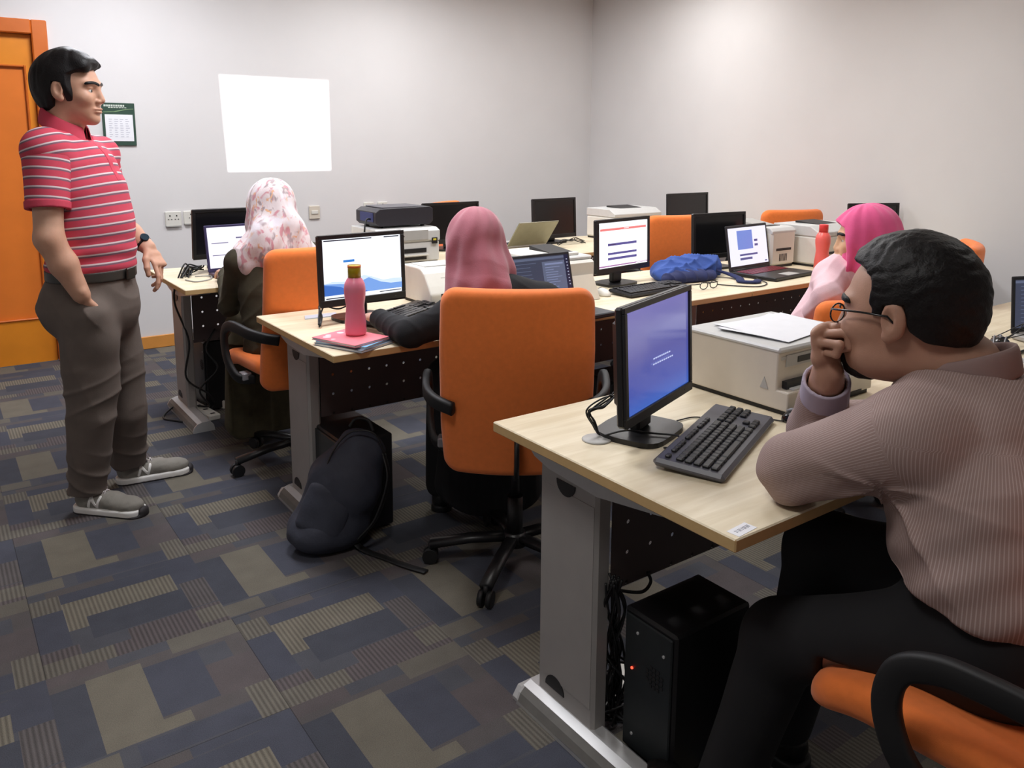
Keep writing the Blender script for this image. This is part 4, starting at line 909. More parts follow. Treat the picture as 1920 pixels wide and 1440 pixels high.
# ================================================================== chairs
def make_chair(label, x, y, az):
    t = thing('office_chair', label, 'chair', (x, y, 0), az, 'orange swivel office chairs')
    rc = math.radians(9); Rb = np.array([[0, math.sin(-rc), math.cos(rc)], [1, 0, 0], [0, math.cos(rc), math.sin(rc)]])  # columns: width, height, thickness
    s_ = Soft().slab((-.230, 0, .690), .232, .303, .030, .050, .024, R=Rb)
    def bend(V):
        V = V.copy(); V[:, 0] += .9*(V[:, 1]**2)-.02*np.sin((V[:, 2]-.45)/.55*PI); V[:, 1] *= 1-.03*np.clip((.55-V[:, 2])/.15, 0, 1)-.03*np.clip((V[:, 2]-.8)/.2, 0, 1); return V
    soft_obj('backrest', [(s_, .009)], orange_f, t, bend=bend)
    s_ = Soft().slab((.038, 0, .478), .208, .235, .034, .07, .03)
    def bend2(V):
        V = V.copy(); V[:, 2] -= .035*np.clip((V[:, 0]-.12)/.12, 0, 1.2)**2; V[:, 2] += .012*(np.abs(V[:, 1])/.23)**2; return V
    soft_obj('seat', [(s_, .009)], orange_f, t, bend=bend2)
    MB().box(-.12, .12, -.1, .1, .385, .44, .012).build('tilt_mechanism', black_p, t)
    MB().tube([(-.10, 0, .415), (-.22, 0, .42), (-.262, 0, .47), (-.25, 0, .55)], .02, 10, flat=(.035, .008), up=(0, 1, 0)).build('back_bracket', black_p, t)
    for sy in (-1, 1):
        P_ = bez([(-.03, sy*.20, .42), (.0, sy*.262, .43), (.045, sy*.283, .485), (.07, sy*.287, .56), (.055, sy*.288, .625), (.0, sy*.288, .655), (-.07, sy*.286, .658), (-.16, sy*.275, .648), (-.22, sy*.245, .638), (-.255, sy*.19, .625)], 8)
        MB().tube(P_, .02, 12, flat=(.022, .012), up=(0, 1, 0.01)).build('armrest', black_soft, t)
        MB().box(-.03, .02, sy*.235-.02, sy*.235+.02, .418, .45, .004).build('arm_plate', silver_m, t)
    MB().cyl((0, 0, .10), (0, 0, .24), .027).cyl((0, 0, .24), (0, 0, .39), .015).build('gas_column', black_p, t)
    b = MB().cyl((0, 0, .07), (0, 0, .115), .045, .035)
    b.build('base_hub', black_p, t)
    for k in range(5):
        a = 2*PI*k/5+.3; ca, sa = math.cos(a), math.sin(a)
        MB().tube([(.03*ca, .03*sa, .095), (.15*ca, .15*sa, .088), (.285*ca, .285*sa, .066)], .02, 8, flat=(.022, .013), up=(0, 0, 1)).build('base_arm', black_p, t)
        c = MB(); ax = Vector((-sa, ca, 0)); p = Vector((.285*ca, .285*sa, .026))
        for q in (-.014, .014): c.cyl(p+ax*(q-.008), p+ax*(q+.008), .026, n=16)
        c.cyl(p+Vector((0, 0, .01)), p+Vector((0, 0, .045)), .008); c.build('caster', black_soft, t)
    return t
def copy_thing(root, label, x, y, az):
    r = root.copy(); COL.objects.link(r); r.location = (x, y, 0); r.rotation_euler = (0, 0, az); r['label'] = label
    for ch in list(root.children):
        c = ch.copy(); COL.objects.link(c); c.parent = r
        for g_ in ch.children: dd = g_.copy(); COL.objects.link(dd); dd.parent = c
    return r
rd = math.radians
ch0 = make_chair('large orange office chair in the centre, under the woman in the black jacket', 1.517, 2.083, rd(55))
copy_thing(ch0, 'orange office chair under the woman in the patterned scarf', 1.262, 3.37, rd(95))
copy_thing(ch0, 'orange office chair under the man in the striped shirt', 1.415, .53, rd(95))
cp = copy_thing(ch0, 'orange office chair under the woman in the bright pink headscarf', 2.80, 1.84, rd(78)); cp.scale = (1, 1, .87)
copy_thing(ch0, 'empty orange office chair leaning back beside the head of the man in glasses', 3.57, 1.92, rd(118))
copy_thing(ch0, 'empty orange office chair left of the monitor behind the red keyboard laptop', 3.75, 3.62, rd(75))
copy_thing(ch0, 'empty orange office chair against the wall behind the mauve headscarf', 3.16, 4.86, rd(-60))
copy_thing(ch0, 'empty orange office chair half hidden behind the coral red bottle', 4.72, 3.50, rd(70))
# ================================================================== people
def azv(a): a = math.radians(a); return A([math.cos(a), math.sin(a), 0])
UP = A([0, 0, 1.0])
def frame(f, tilt=0.0):
    f = unit(f); l = unit(np.cross(UP, f)); u = np.cross(f, l)
    c, s_ = math.cos(tilt), math.sin(tilt)          # tilt > 0 nods down
    f2 = f*c-u*s_; u2 = u*c+f*s_
    return f2, l, u2
def head_soft(S, c, fr, sc=1.0, fat=1.0):
    f, l, u = fr; R = np.stack([f, l, u], 1); c = A(c)
    P = lambda x, y, z: c+sc*(x*f+y*l+z*u)
    E = lambda p, r, k=.012, op='+': S.ell(P(*p), tuple(q*sc for q in r), k, op, R)
    E((-.014, 0, .032), (.100, .078, .086)); E((.030, 0, -.015), (.060, .064*fat, .085), .02); E((.028, 0, -.066), (.058, .054*fat, .046), .02)
    E((.068, 0, -.098), (.022, .024, .018), .02); E((.078, 0, .024), (.017, .050, .012), .014)
    for s_ in (-1, 1):
        E((.060, s_*.040, -.026), (.026*fat, .024*fat, .024), .018); E((.099, s_*.033, -.001), (.018, .017, .013), .012, '-')
        E((.0735, s_*.032, .0095), (.0125, .0165, .0085), .003); E((.0725, s_*.032, -.0115), (.0125, .0155, .0065), .003)
    S.seg(P(.087, 0, .014), P(.1015, 0, -.030), .0075*sc, .0115*sc, .012)
    for s_ in (-1, 1): E((.094, s_*.013, -.036), (.010, .008, .007), .006)
    E((.088, 0, -.061), (.012, .024, .0055), .005); E((.086, 0, -.071), (.0125, .021, .0065), .005); E((.099, 0, -.0662), (.008, .022, .0016), .002, '-')
    for s_ in (-1, 1):
        E((-.008, s_*.086, -.002), (.020, .010, .033), .005); E((-.001, s_*.095, .000), (.010, .007, .018), .004, '-'); E((.002, s_*.082, -.030), (.010, .009, .011), .005)
    return P, R
def hair_soft(c, fr, sc=1.0, grow=.012, nape=-.075, side=-.02, fringe=.055, vol=(0, 0, 0)):
    f, l, u = fr; R = np.stack([f, l, u], 1); c = A(c)
    S = Soft().ell(c+sc*(-.016*f+.034*u), ((.100+grow+vol[0])*sc, (.078+grow+vol[1])*sc, (.087+grow+vol[2])*sc), .02, '+', R)
    S.ell(c+sc*(-.043*f-.015*u), ((.068+grow*.5)*sc, (.064+grow*.5)*sc, (.072)*sc), .03, '+', R)
    def cut(Pt):
        q = (Pt-c)/sc; x = q@f; y = q@l; z = q@u
        d1 = x-(.028+1.15*np.clip(z-fringe, 0, .12))+.006*np.sin(y*120)
        zl = np.interp(x, [-.12, -.055, -.030, -.024, .008, .013, .03], [nape, nape+.01, nape+.03, .026, .022, side, side])
        return np.maximum(d1, zl-z)*.8*sc
    S.fn(cut, '&'); return S
def hand_soft(S, W, d, n, t, curl=(20, 25, 15), sc=1.0, thumb=None, spread=1.0, each=None):
    W = A(W); d = unit(d); n = unit(A(n)-d*A(n).dot(d)); t = unit(A(t)-d*A(t).dot(d)-n*A(t).dot(n))
    S.seg(W-d*.02*sc, W+d*.035*sc, (.027*sc, .019*sc), (.036*sc, .016*sc), .010, t); S.seg(W+d*.035*sc, W+d*.082*sc, (.037*sc, .0155*sc), (.040*sc, .0125*sc), .010, t)
    Ls = [(.043, .026, .021), (.047, .029, .022), (.043, .027, .021), (.034, .021, .018)]
    for i in range(4):
        b = W+sc*(d*(.086, .090, .086, .078)[i]+t*(.0305, .0105, -.0095, -.0285)[i]); a = 0; dr = unit(d+t*spread*(.10, .03, -.04, -.12)[i]); p = b-dr*.012*sc; r = (.0092, .0096, .0090, .0082)[i]*sc
        cc = each[i] if each else curl
        for j in range(3):
            a += math.radians(cc[j]*(1+.06*i)); v = dr*math.cos(a)+n*math.sin(a); q = p+v*(Ls[i][j]+(.012 if j == 0 else 0))*sc
            S.seg(p, q, r, r*.92, .0035); p = q; r *= .92
    th = thumb or ((.75, .65, .25), (.9, .2, .35), (.85, -.1, .5)); p = W+sc*(d*.022+t*.022); r = .0135*sc
    for j, L_ in enumerate((.040, .034, .026)):
        v = unit(d*th[j][0]+t*th[j][1]+n*th[j][2]); q = p+v*L_*sc; S.seg(p, q, r, r*.9, .006); p = q; r *= .88
def collar(name, c, f, l, r, slope, m, parent, base, hgt=.034, flap=.03, tip=.03, gap=14, drop=.0):
    # folded shirt collar: stands up round the neck, folds over and falls outside
    n_ = 40; vv = []; ff = []; R_n = 7
    for i in range(n_+1):
        a = math.radians(gap+(360-2*gap)*i/n_); ca, sa = math.cos(a), math.sin(a); t_ = max(0, (abs(i/n_-.5)*2-.72)/.28)
        for (rr, zz) in ((1.0, -.016), (.97, hgt*.55), (.985, hgt), (1.05, hgt+.002), (1.12, hgt*.55), (1.12+flap*3.4, -flap*.35), (1.14+flap*4.2, -flap-tip*t_)):
            rad = r*rr; vv.append(tuple(A(c)-A(base)+f*(rad*ca)+l*(rad*sa)*.95+UP*(zz-slope*rad*ca)))
    for i in range(n_):
        for k in range(R_n-1): a_ = i*R_n+k; ff.append((a_, a_+R_n, a_+R_n+1, a_+1))
    o = MB().add(vv, ff, 0, True).build(name, m, parent); so_ = o.modifiers.new('th', 'SOLIDIFY'); so_.thickness = .003; so_.offset = 0
    sb = o.modifiers.new('sub', 'SUBSURF'); sb.levels = 1; sb.render_levels = 1
    return o
def skin(name, rgb): return mat(name, rgb, .5, noise=.05, nscale=40, bump=.12, bscale=500, sss=.12)
hair_m = mat('black_hair', (20, 17, 18), .5, noise=.25, nscale=90, bump=.5, bscale=260, spec=.3)
eye_w = mat('eye_white', (215, 208, 200), .3); eye_d = mat('eye_dark', (28, 20, 18), .2)
def decal(name, prims, grow, region, ctr, rad, h, m, parent, base):
    # a thin patch lying on the surface made by prims, limited by region
    D_ = Soft(); D_.p = list(prims); D_.p.append((None, None, None, grow, 'off')); D_.fn(region, '&'); D_.lim = (A(ctr)-rad, A(ctr)+rad)
    return soft_obj(name, [(D_, h)], m, parent, base)
def capsule(a, b, ra, rb):
    a = A(a); b = A(b); ab = b-a; L2 = ab@ab
    def ev(Q):
        tt = np.clip(((Q-a)@ab)/L2, 0, 1); return np.linalg.norm(Q-a-tt[..., None]*ab, axis=-1)-(ra+(rb-ra)*tt)
    return ev
def eyes(P, R, sc, t, base, prims=None):
    for s_ in (-1, 1):
        e = Soft().ell(P(.0715, s_*.032, -.001), (.0125*sc,)*3, 0, '+', R); o = soft_obj('eye', [(e, .0022*sc)], eye_w, t, base)
        i = Soft().ell(P(.0808, s_*.0315, -.001), (.0040*sc, .0060*sc, .0060*sc), 0, '+', R); soft_obj('iris', [(i, .0012)], eye_d, o, base)
        c1_ = capsule(P(.100, s_*.013, .024), P(.093, s_*.036, .029), .011*sc, .012*sc); c2_ = capsule(P(.093, s_*.036, .029), P(.078, s_*.058, .021), .012*sc, .008*sc)
        zb = lambda Q, s_=s_: np.abs(((Q-P(0, 0, 0))@R[:, 2])/sc-(.027-8.0*(np.abs((Q-P(0, 0, 0))@R[:, 1])/sc-.034)**2))-.0052
        decal('eyebrow', prims, .0011, lambda Q, c1_=c1_, c2_=c2_, zb=zb: np.maximum(np.minimum(c1_(Q), c2_(Q)), zb(Q)*sc), P(.088, s_*.036, .026), .042, .0016, hair_m, t, base)
def shoe(parent, base, heel, toe, L_=.285, cols=None, N_side=0, laces=True, nm='shoe'):
    heel = A([heel[0], heel[1], 0]); f = unit(A([toe[0]-heel[0], toe[1]-heel[1], 0])); l = A([-f[1], f[0], 0]); s_ = L_/.285
    um, sm, tm = cols; P = lambda x, y, z: heel+s_*(x*f+y*l+z*UP); R = np.stack([f, l, UP], 1)
    up = Soft().ell(P(.052, 0, .058), (.052*s_, .038*s_, .052*s_), .01, '+', R).seg(P(.05, 0, .045), P(.16, 0, .048), (.040*s_, .038*s_), (.043*s_, .034*s_), .02, l).ell(P(.215, 0, .038), (.066*s_, .044*s_, .032*s_), .02, '+', R)
    up.fn(lambda Q: .018*s_-Q[..., 2], '&').ell(P(.045, 0, .125), (.034*s_, .027*s_, .05*s_), .006, '-', R)
    o = soft_obj(nm, [(up, .004)], um, parent, base, disp=lambda V, N: .0012*wob(V, 40, 3))
    so_ = Soft().slab(P(.139, 0, .014), .146*s_, .047*s_, .014, .045*s_, .006, R=np.stack([f, l, UP], 1))
    soft_obj('sole', [(so_, .004)], sm, o, base)
    so_ = Soft().slab(P(.144, 0, .0035), .150*s_, .0475*s_, .0045, .045*s_, .002, R=np.stack([f, l, UP], 1)); so_.ell(P(.282, 0, .018), (.016*s_, .026*s_, .018*s_), .01, '+', R)
    soft_obj('outsole', [(so_, .003)], tm, o, base)
    if laces:
        m = MB(); B_ = A(base)
        for k in range(5):
            x = .105+k*.018; z = .093-.006*k-k*k*.0009
            m.tube([P(x, -.022, z-.012)-B_, P(x+.003, -.010, z)-B_, P(x+.009, .010, z-.001)-B_, P(x+.012, .022, z-.014)-B_], .0022, 6); m.tube([P(x, .022, z-.012)-B_, P(x+.003, .010, z+.001)-B_, P(x+.009, -.010, z)-B_, P(x+.012, -.022, z-.014)-B_], .0022, 6)
        for q in (-1, 1): m.tube([P(.104, 0, .094)-B_, P(.102, q*.014, .100)-B_, P(.112, q*.024, .094)-B_, P(.118, q*.022, .086)-B_], .0018, 6)
        m.build('laces', lace_m, o)
    if N_side:
        st = (((.080, .034), (.090, .070)), ((.090, .070), (.116, .034)), ((.116, .034), (.126, .070)))
        def letter(Q):
            q = Q-heel; x = q@f/s_; z = q[..., 2]/s_; y = q@l*N_side; d_ = 9.0
            for (a_, b_) in st:
                ax, az_ = a_; bx_, bz_ = b_; ex, ez = bx_-ax, bz_-az_; tt = np.clip(((x-ax)*ex+(z-az_)*ez)/(ex*ex+ez*ez), 0, 1); d_ = np.minimum(d_, np.hypot(x-ax-tt*ex, z-az_-tt*ez)-.0052)
            return np.maximum(d_, .01-y)
        decal('side_letter', up.p, .0022, letter, P(.103, N_side*.035, .052), .045, .0017, lace_w, o, base)
    return o
lace_m = mat('laces_grey', (190, 182, 182), .7); lace_w = mat('shoe_white', (232, 230, 226), .5)

# ---------------------------------------------------------------- standing man
def standing_man():
    B = A((.50, 3.36, 0)); pl = lambda x, y, o=0: onto(x, y, B, o)
    base = A((.50, 3.36, 0)); f = azv(-35); l = unit(np.cross(UP, f))
    t = thing('person', 'standing man in a red polo shirt with grey stripes, one hand in his pocket', 'person', tuple(base))
    sk = skin('skin_tan', (206, 158, 132))
    hc = pl(134, 170, 0); fr = frame(azv(-33), .02); hs = 1.04
    S = Soft(); P, R = head_soft(S, hc, fr, hs)
    neck = pl(121, 236, 0); S.seg(P(-.018, 0, -.05), neck, .060, .066, .02)
    # shoulders and arms (body kept continuous under the clothes)
    Rs, Re, Rw = pl(86, 282, -.17), pl(92, 448, -.235), pl(152, 552, -.190)
    Ls, Le, Lw = pl(184, 292, .17), pl(212, 412, .25), pl(277, 464, .235)
    chest, belly, pelv = pl(148, 300, 0), pl(170, 420, 0), pl(174, 560, 0)
    ch2 = pl(138, 318, 0); T = Soft().seg(neck, ch2, (.055, .055), (.075, .11), .02, f).seg(ch2, belly, (.075, .11), (.10, .13), .02, f).seg(belly, pelv, (.11, .13), (.11, .14), .03, f)
    T.seg(neck+A([0, 0, -.05]), Rs, .035, .045, .01).seg(neck+A([0, 0, -.05]), Ls, .035, .045, .01)
    for a, b in (((Rs, Re)), (Ls, Le)): T.seg(a, b, .052, .046, .02)
    legs = ((pl(165, 600, -.09), pl(172, 775, -.10), A([.405, 3.346, .10])), (pl(205, 600, .09), pl(234, 770, .12), A([.59, 3.55, .10])))
    for h_, k_, a_ in legs: T.seg(h_, k_, .08, .06, .03).seg(k_, a_, .055, .04, .02)
    arm = Soft().seg(Rs, Re, .052, .046, .02)
    mid = Re*.55+Rw*.45
    arm.seg(Re, mid, .0455, .045, .02).seg(mid, Rw, .045, .031, .02)
    hand_soft(arm, Rw, unit(pl(180, 628, -.05)-Rw), unit(f*.3+l*.9), f, curl=(14, 18, 10), sc=1.0)
    la = Soft().seg(Ls, Le, .052, .045, .02).seg(Le, Le*.5+Lw*.5, .045, .043, .02).seg(Le*.5+Lw*.5, Lw, .043, .030, .02)
    hd = unit(pl(318, 520, .20)-Lw)
    hand_soft(la, Lw, hd, unit(-UP*.75-CR*.55), unit(A([-CF[0], -CF[1], 0])+UP*.15), curl=(24, 30, 20), sc=1.06, each=[(16, 22, 14), (26, 30, 20), (34, 34, 22), (40, 38, 24)])
    soft_obj('body', [(S, .0032), (T, .009), (arm, .004), (la, .0035)], sk, t, base)
    eyes(P, R, hs, t, base, S.p)
    H = hair_soft(hc, fr, hs, .014, -.085, -.038, .050, vol=(.004, .002, .008)); H.seg(P(.0, .0, .112), P(.072, -.012, .090), (.05*hs, .026*hs), (.045*hs, .016*hs), .03, fr[1]).seg(P(.03, -.03, .100), P(.070, -.048, .072), .024*hs, .012*hs, .03)
    soft_obj('hair', [(H, .0030)], hair_m, t, base, disp=lambda V, N: .0011*np.sin(wob(V*A([1, 1, .4]), 12, 2)*8))
    # polo shirt
    sh = Soft()
    w0, w1, w2, w3, w4, w5 = pl(134, 296, 0), pl(148, 322, 0), pl(159, 360, 0), pl(169, 420, 0), pl(171, 475, 0), pl(171, 512, 0)
    sh.chain([w0, w1, w2, w3, w4, w5], [(.092, .145), (.122, .178), (.136, .182), (.147, .178), (.150, .175), (.143, .170)], .03, f)
    nk0 = pl(127, 270, 0); sh.seg(nk0, Rs, .052, .070, .04).seg(nk0, Ls, .052, .070, .04).seg(nk0, w0, .06, .08, .04)
    Rm = Rs*.34+Re*.66; Lm = Ls*.30+Le*.70
    sl = Soft().seg(Rs, Rm, .0765, .068, .0).seg(Ls, Lm, .0745, .066, .0)
    sh.ell(Rs, .074, .03).ell(Ls, .072, .03)
    dR = unit(Re-Rs); dL = unit(Le-Ls)
    def hem(Q):
        dr = np.linalg.norm(np.cross(Q-Rs, dR), axis=-1); dl = np.linalg.norm(np.cross(Q-Ls, dL), axis=-1)
        a = np.where((dr < .085) & ((Q-Rs)@dR > .1), (Q-Rm)@dR, -1.0); b = np.where((dl < .085) & ((Q-Ls)@dL > .1), (Q-Lm)@dL, -1.0)
        return np.maximum(a, b)
    sl.fn(hem, '&').seg(Rm-dR*.04, Rm+dR*.1, .054, .056, .004, op='-').seg(Lm-dL*.04, Lm+dL*.1, .053, .055, .004, op='-')
    sh.fn(lambda Q: (w5[2]-.01)-Q[..., 2], '&')
    cc = pl(123, 240, 0)
    sh.fn(lambda Q: np.maximum(np.sqrt(((Q-cc)@f/.088)**2+((Q-cc)@l/.086)**2)*.087-.087, -((Q-cc)@UP+.55*((Q-cc)@f)+.004)), '-', cc-.16, cc+.16, .006)
    def sdisp(V, N):
        z = V[:, 2]; return .005*wob(V*A([1, 1, .8]), 5, 21)+.004*np.sin(z*95+wob(V, 3, 4)*3)*np.clip((w3[2]-z)/.12, 0, 1)
    def stripe(V, N):
        x = (V-w2)@f; s_ = np.interp(V[:, 2], [.95, 1.15, 1.4], [.03, .12, .34]); return (V[:, 2]-s_*x)/.033+20
    def stripe_s(V, N):
        side = (V-B)@l; return np.where(side < 0, -((V-Rs)@dR)/.033+.35+.12*np.sin(((V-Rs)@f)*18), -((V-Ls)@dL)/.033)+20
    pm = mat('polo_fabric', (206, 70, 92), .85, noise=.03, nscale=60, bump=.2, bscale=900); N, L, b = nodes(pm)
    at_ = N.new('ShaderNodeAttribute'); at_.attribute_name = 'stripe'; fr_ = mathn(N, L, 'FRACT', at_.outputs['Fac'])
    old = b.inputs['Base Color'].links[0].from_socket
    gm = mathn(N, L, 'MULTIPLY', mathn(N, L, 'GREATER_THAN', fr_, .0), mathn(N, L, 'LESS_THAN', fr_, .20)); wm = mathn(N, L, 'MULTIPLY', mathn(N, L, 'GREATER_THAN', fr_, .18), mathn(N, L, 'LESS_THAN', fr_, .34))
    m1 = N.new('ShaderNodeMixRGB'); L.new(gm, m1.inputs[0]); L.new(old, m1.inputs[1]); m1.inputs[2].default_value = (*lin((128, 92, 108)), 1)
    m2 = N.new('ShaderNodeMixRGB'); L.new(wm, m2.inputs[0]); L.new(m1.outputs[0], m2.inputs[1]); m2.inputs[2].default_value = (*lin((222, 205, 208)), 1); L.new(m2.outputs[0], b.inputs['Base Color'])
    soft_obj('polo_shirt', [(sh, .0042)], pm, t, base, disp=sdisp, attrs={'stripe': stripe})
    soft_obj('sleeves', [(sl, .0040)], pm, t, base, disp=lambda V, N: .004*wob(V*A([1, 1, .8]), 6, 25), attrs={'stripe': stripe_s})
    plain = mat('polo_trim', (206, 70, 92), .85, noise=.04, bump=.2, bscale=900)
    collar('collar', cc+UP*.004, f, l, .070, .55, plain, t, base, hgt=.036, flap=.026, tip=.022)
    cf = Soft().seg(Rm-dR*.018, Rm+dR*.004, .0725, .0715, .0).fn(lambda Q: np.maximum((Q-Rm)@dR-.003, -((Q-Rm)@dR+.024)), '&').seg(Rm-dR*.05, Rm+dR*.05, .055, .057, 0, op='-'); soft_obj('sleeve_cuff', [(cf, .003)], plain, t, base)
    pc_ = cc+f*.10
    decal('placket', sh.p, .0022, lambda Q: np.maximum(np.maximum(np.abs((Q-pc_)@l)-.015, np.abs((Q-pc_)@UP+.105)-.085), -(Q-pc_)@f-.05), cc+f*.10-UP*.10, .14, .003, plain, t, base)
    # belt and trousers
    tw = mat('trouser_brown_grey', (104, 93, 86), .85, noise=.07, nscale=22, bump=.25, bscale=500)
    tr = Soft(); p0, p1 = pl(172, 512, 0), pl(176, 572, 0)
    tr.seg(p0, p1, (.140, .168), (.162, .178), .03, f)
    for (h_, k_, a_), g_ in zip(legs, (1, 1)):
        e_ = a_+A([0, 0, -.025]); km = (h_+k_)/2
        tr.chain([h_, km, k_, (k_*.5+e_*.5), e_], [(.105, .098), (.098, .092), (.083, .083), (.079, .076), (.068, .066)], .022, f)
    tr.ell(pl(118, 575, -.05), (.085, .10, .10), .05).ell(pl(128, 575, .07), (.075, .09, .10), .05)
    tr.fn(lambda Q: np.maximum(Q[..., 2]-p0[2]-.004, .078-Q[..., 2]), '&')
    tr.seg(pl(174, 590, -.158), pl(184, 640, -.12), .048, .055, .05).seg(pl(184, 640, -.12), pl(184, 720, -.10), .055, .06, .05)
    def tdisp(V, N):
        z = V[:, 2]; lo = np.exp(-((z-.13)/.10)**2); kn = np.exp(-((z-.46)/.10)**2); cr_ = np.exp(-((z-.80)/.06)**2)
        rg = lambda ph: (1-np.abs(np.sin(ph)))**2-.25; x_ = (V-B)@f; y_ = (V-B)@l; return .006*wob(V*A([1, 1, .3]), 5, 31)+.010*lo*rg(z*34+x_*16+3*wob(V, 1.6, 33))+.007*kn*rg(z*24-x_*18+3*wob(V, 1.5, 34))+.006*cr_*rg(z*22+x_*22+2*wob(V, 1.5, 36))+.004*rg(x_*16+z*5+3*wob(V, 1.2, 37))
    soft_obj('trousers', [(tr, .0055)], tw, t, base, disp=tdisp)
    bl = Soft().seg(p0+UP*-.05, p0+UP*.06, (.150, .176), (.149, .174), .0, f).fn(lambda Q: np.abs(Q[..., 2]-p0[2]-.004)-.019, '&')
    soft_obj('belt', [(bl, .004)], mat('belt_dark', (52, 50, 46), .45, noise=.1), t, base)
    bc = p0+f*.153-l*.02+UP*.004; Mb = Matrix.Translation(Vector(bc-base)) @ Matrix.Rotation(math.radians(-35), 4, 'Z')
    MB().box(-.004, .006, -.03, .03, -.022, .022, .003, M=Mb).build('belt_buckle', mat('buckle', (66, 64, 60), .3, .7), t)
    for (h_, k_, a_) in legs[:0]: pass
    # watch on the left wrist
    wp = Lw-unit(Lw-Le)*.028; wa = unit(Lw-Le)
    wt = MB().cyl(wp-wa*.010-base, wp+wa*.010-base, .0345, n=28).build('watch_strap', black_soft, t); wn = unit(UP-CF*.4-wa*UP.dot(wa)); wn = unit(wn-wa*wn.dot(wa))
    MB().cyl(wp+wn*.030-base, wp+wn*.040-base, .017, n=24).build('watch_face', mat('watch_dark', (40, 60, 74), .2, .4), wt)
    cols = (mat('shoe_grey', (136, 132, 124), .85, noise=.06, bump=.3, bscale=400), lace_w, mat('outsole_dark', (44, 40, 42), .7))
    shoe(t, base, (.375, 3.385), (.555, 3.195), .285, cols, N_side=-1)
    shoe(t, base, (.545, 3.555), (.80, 3.525), .285, cols, N_side=-1)
standing_man()

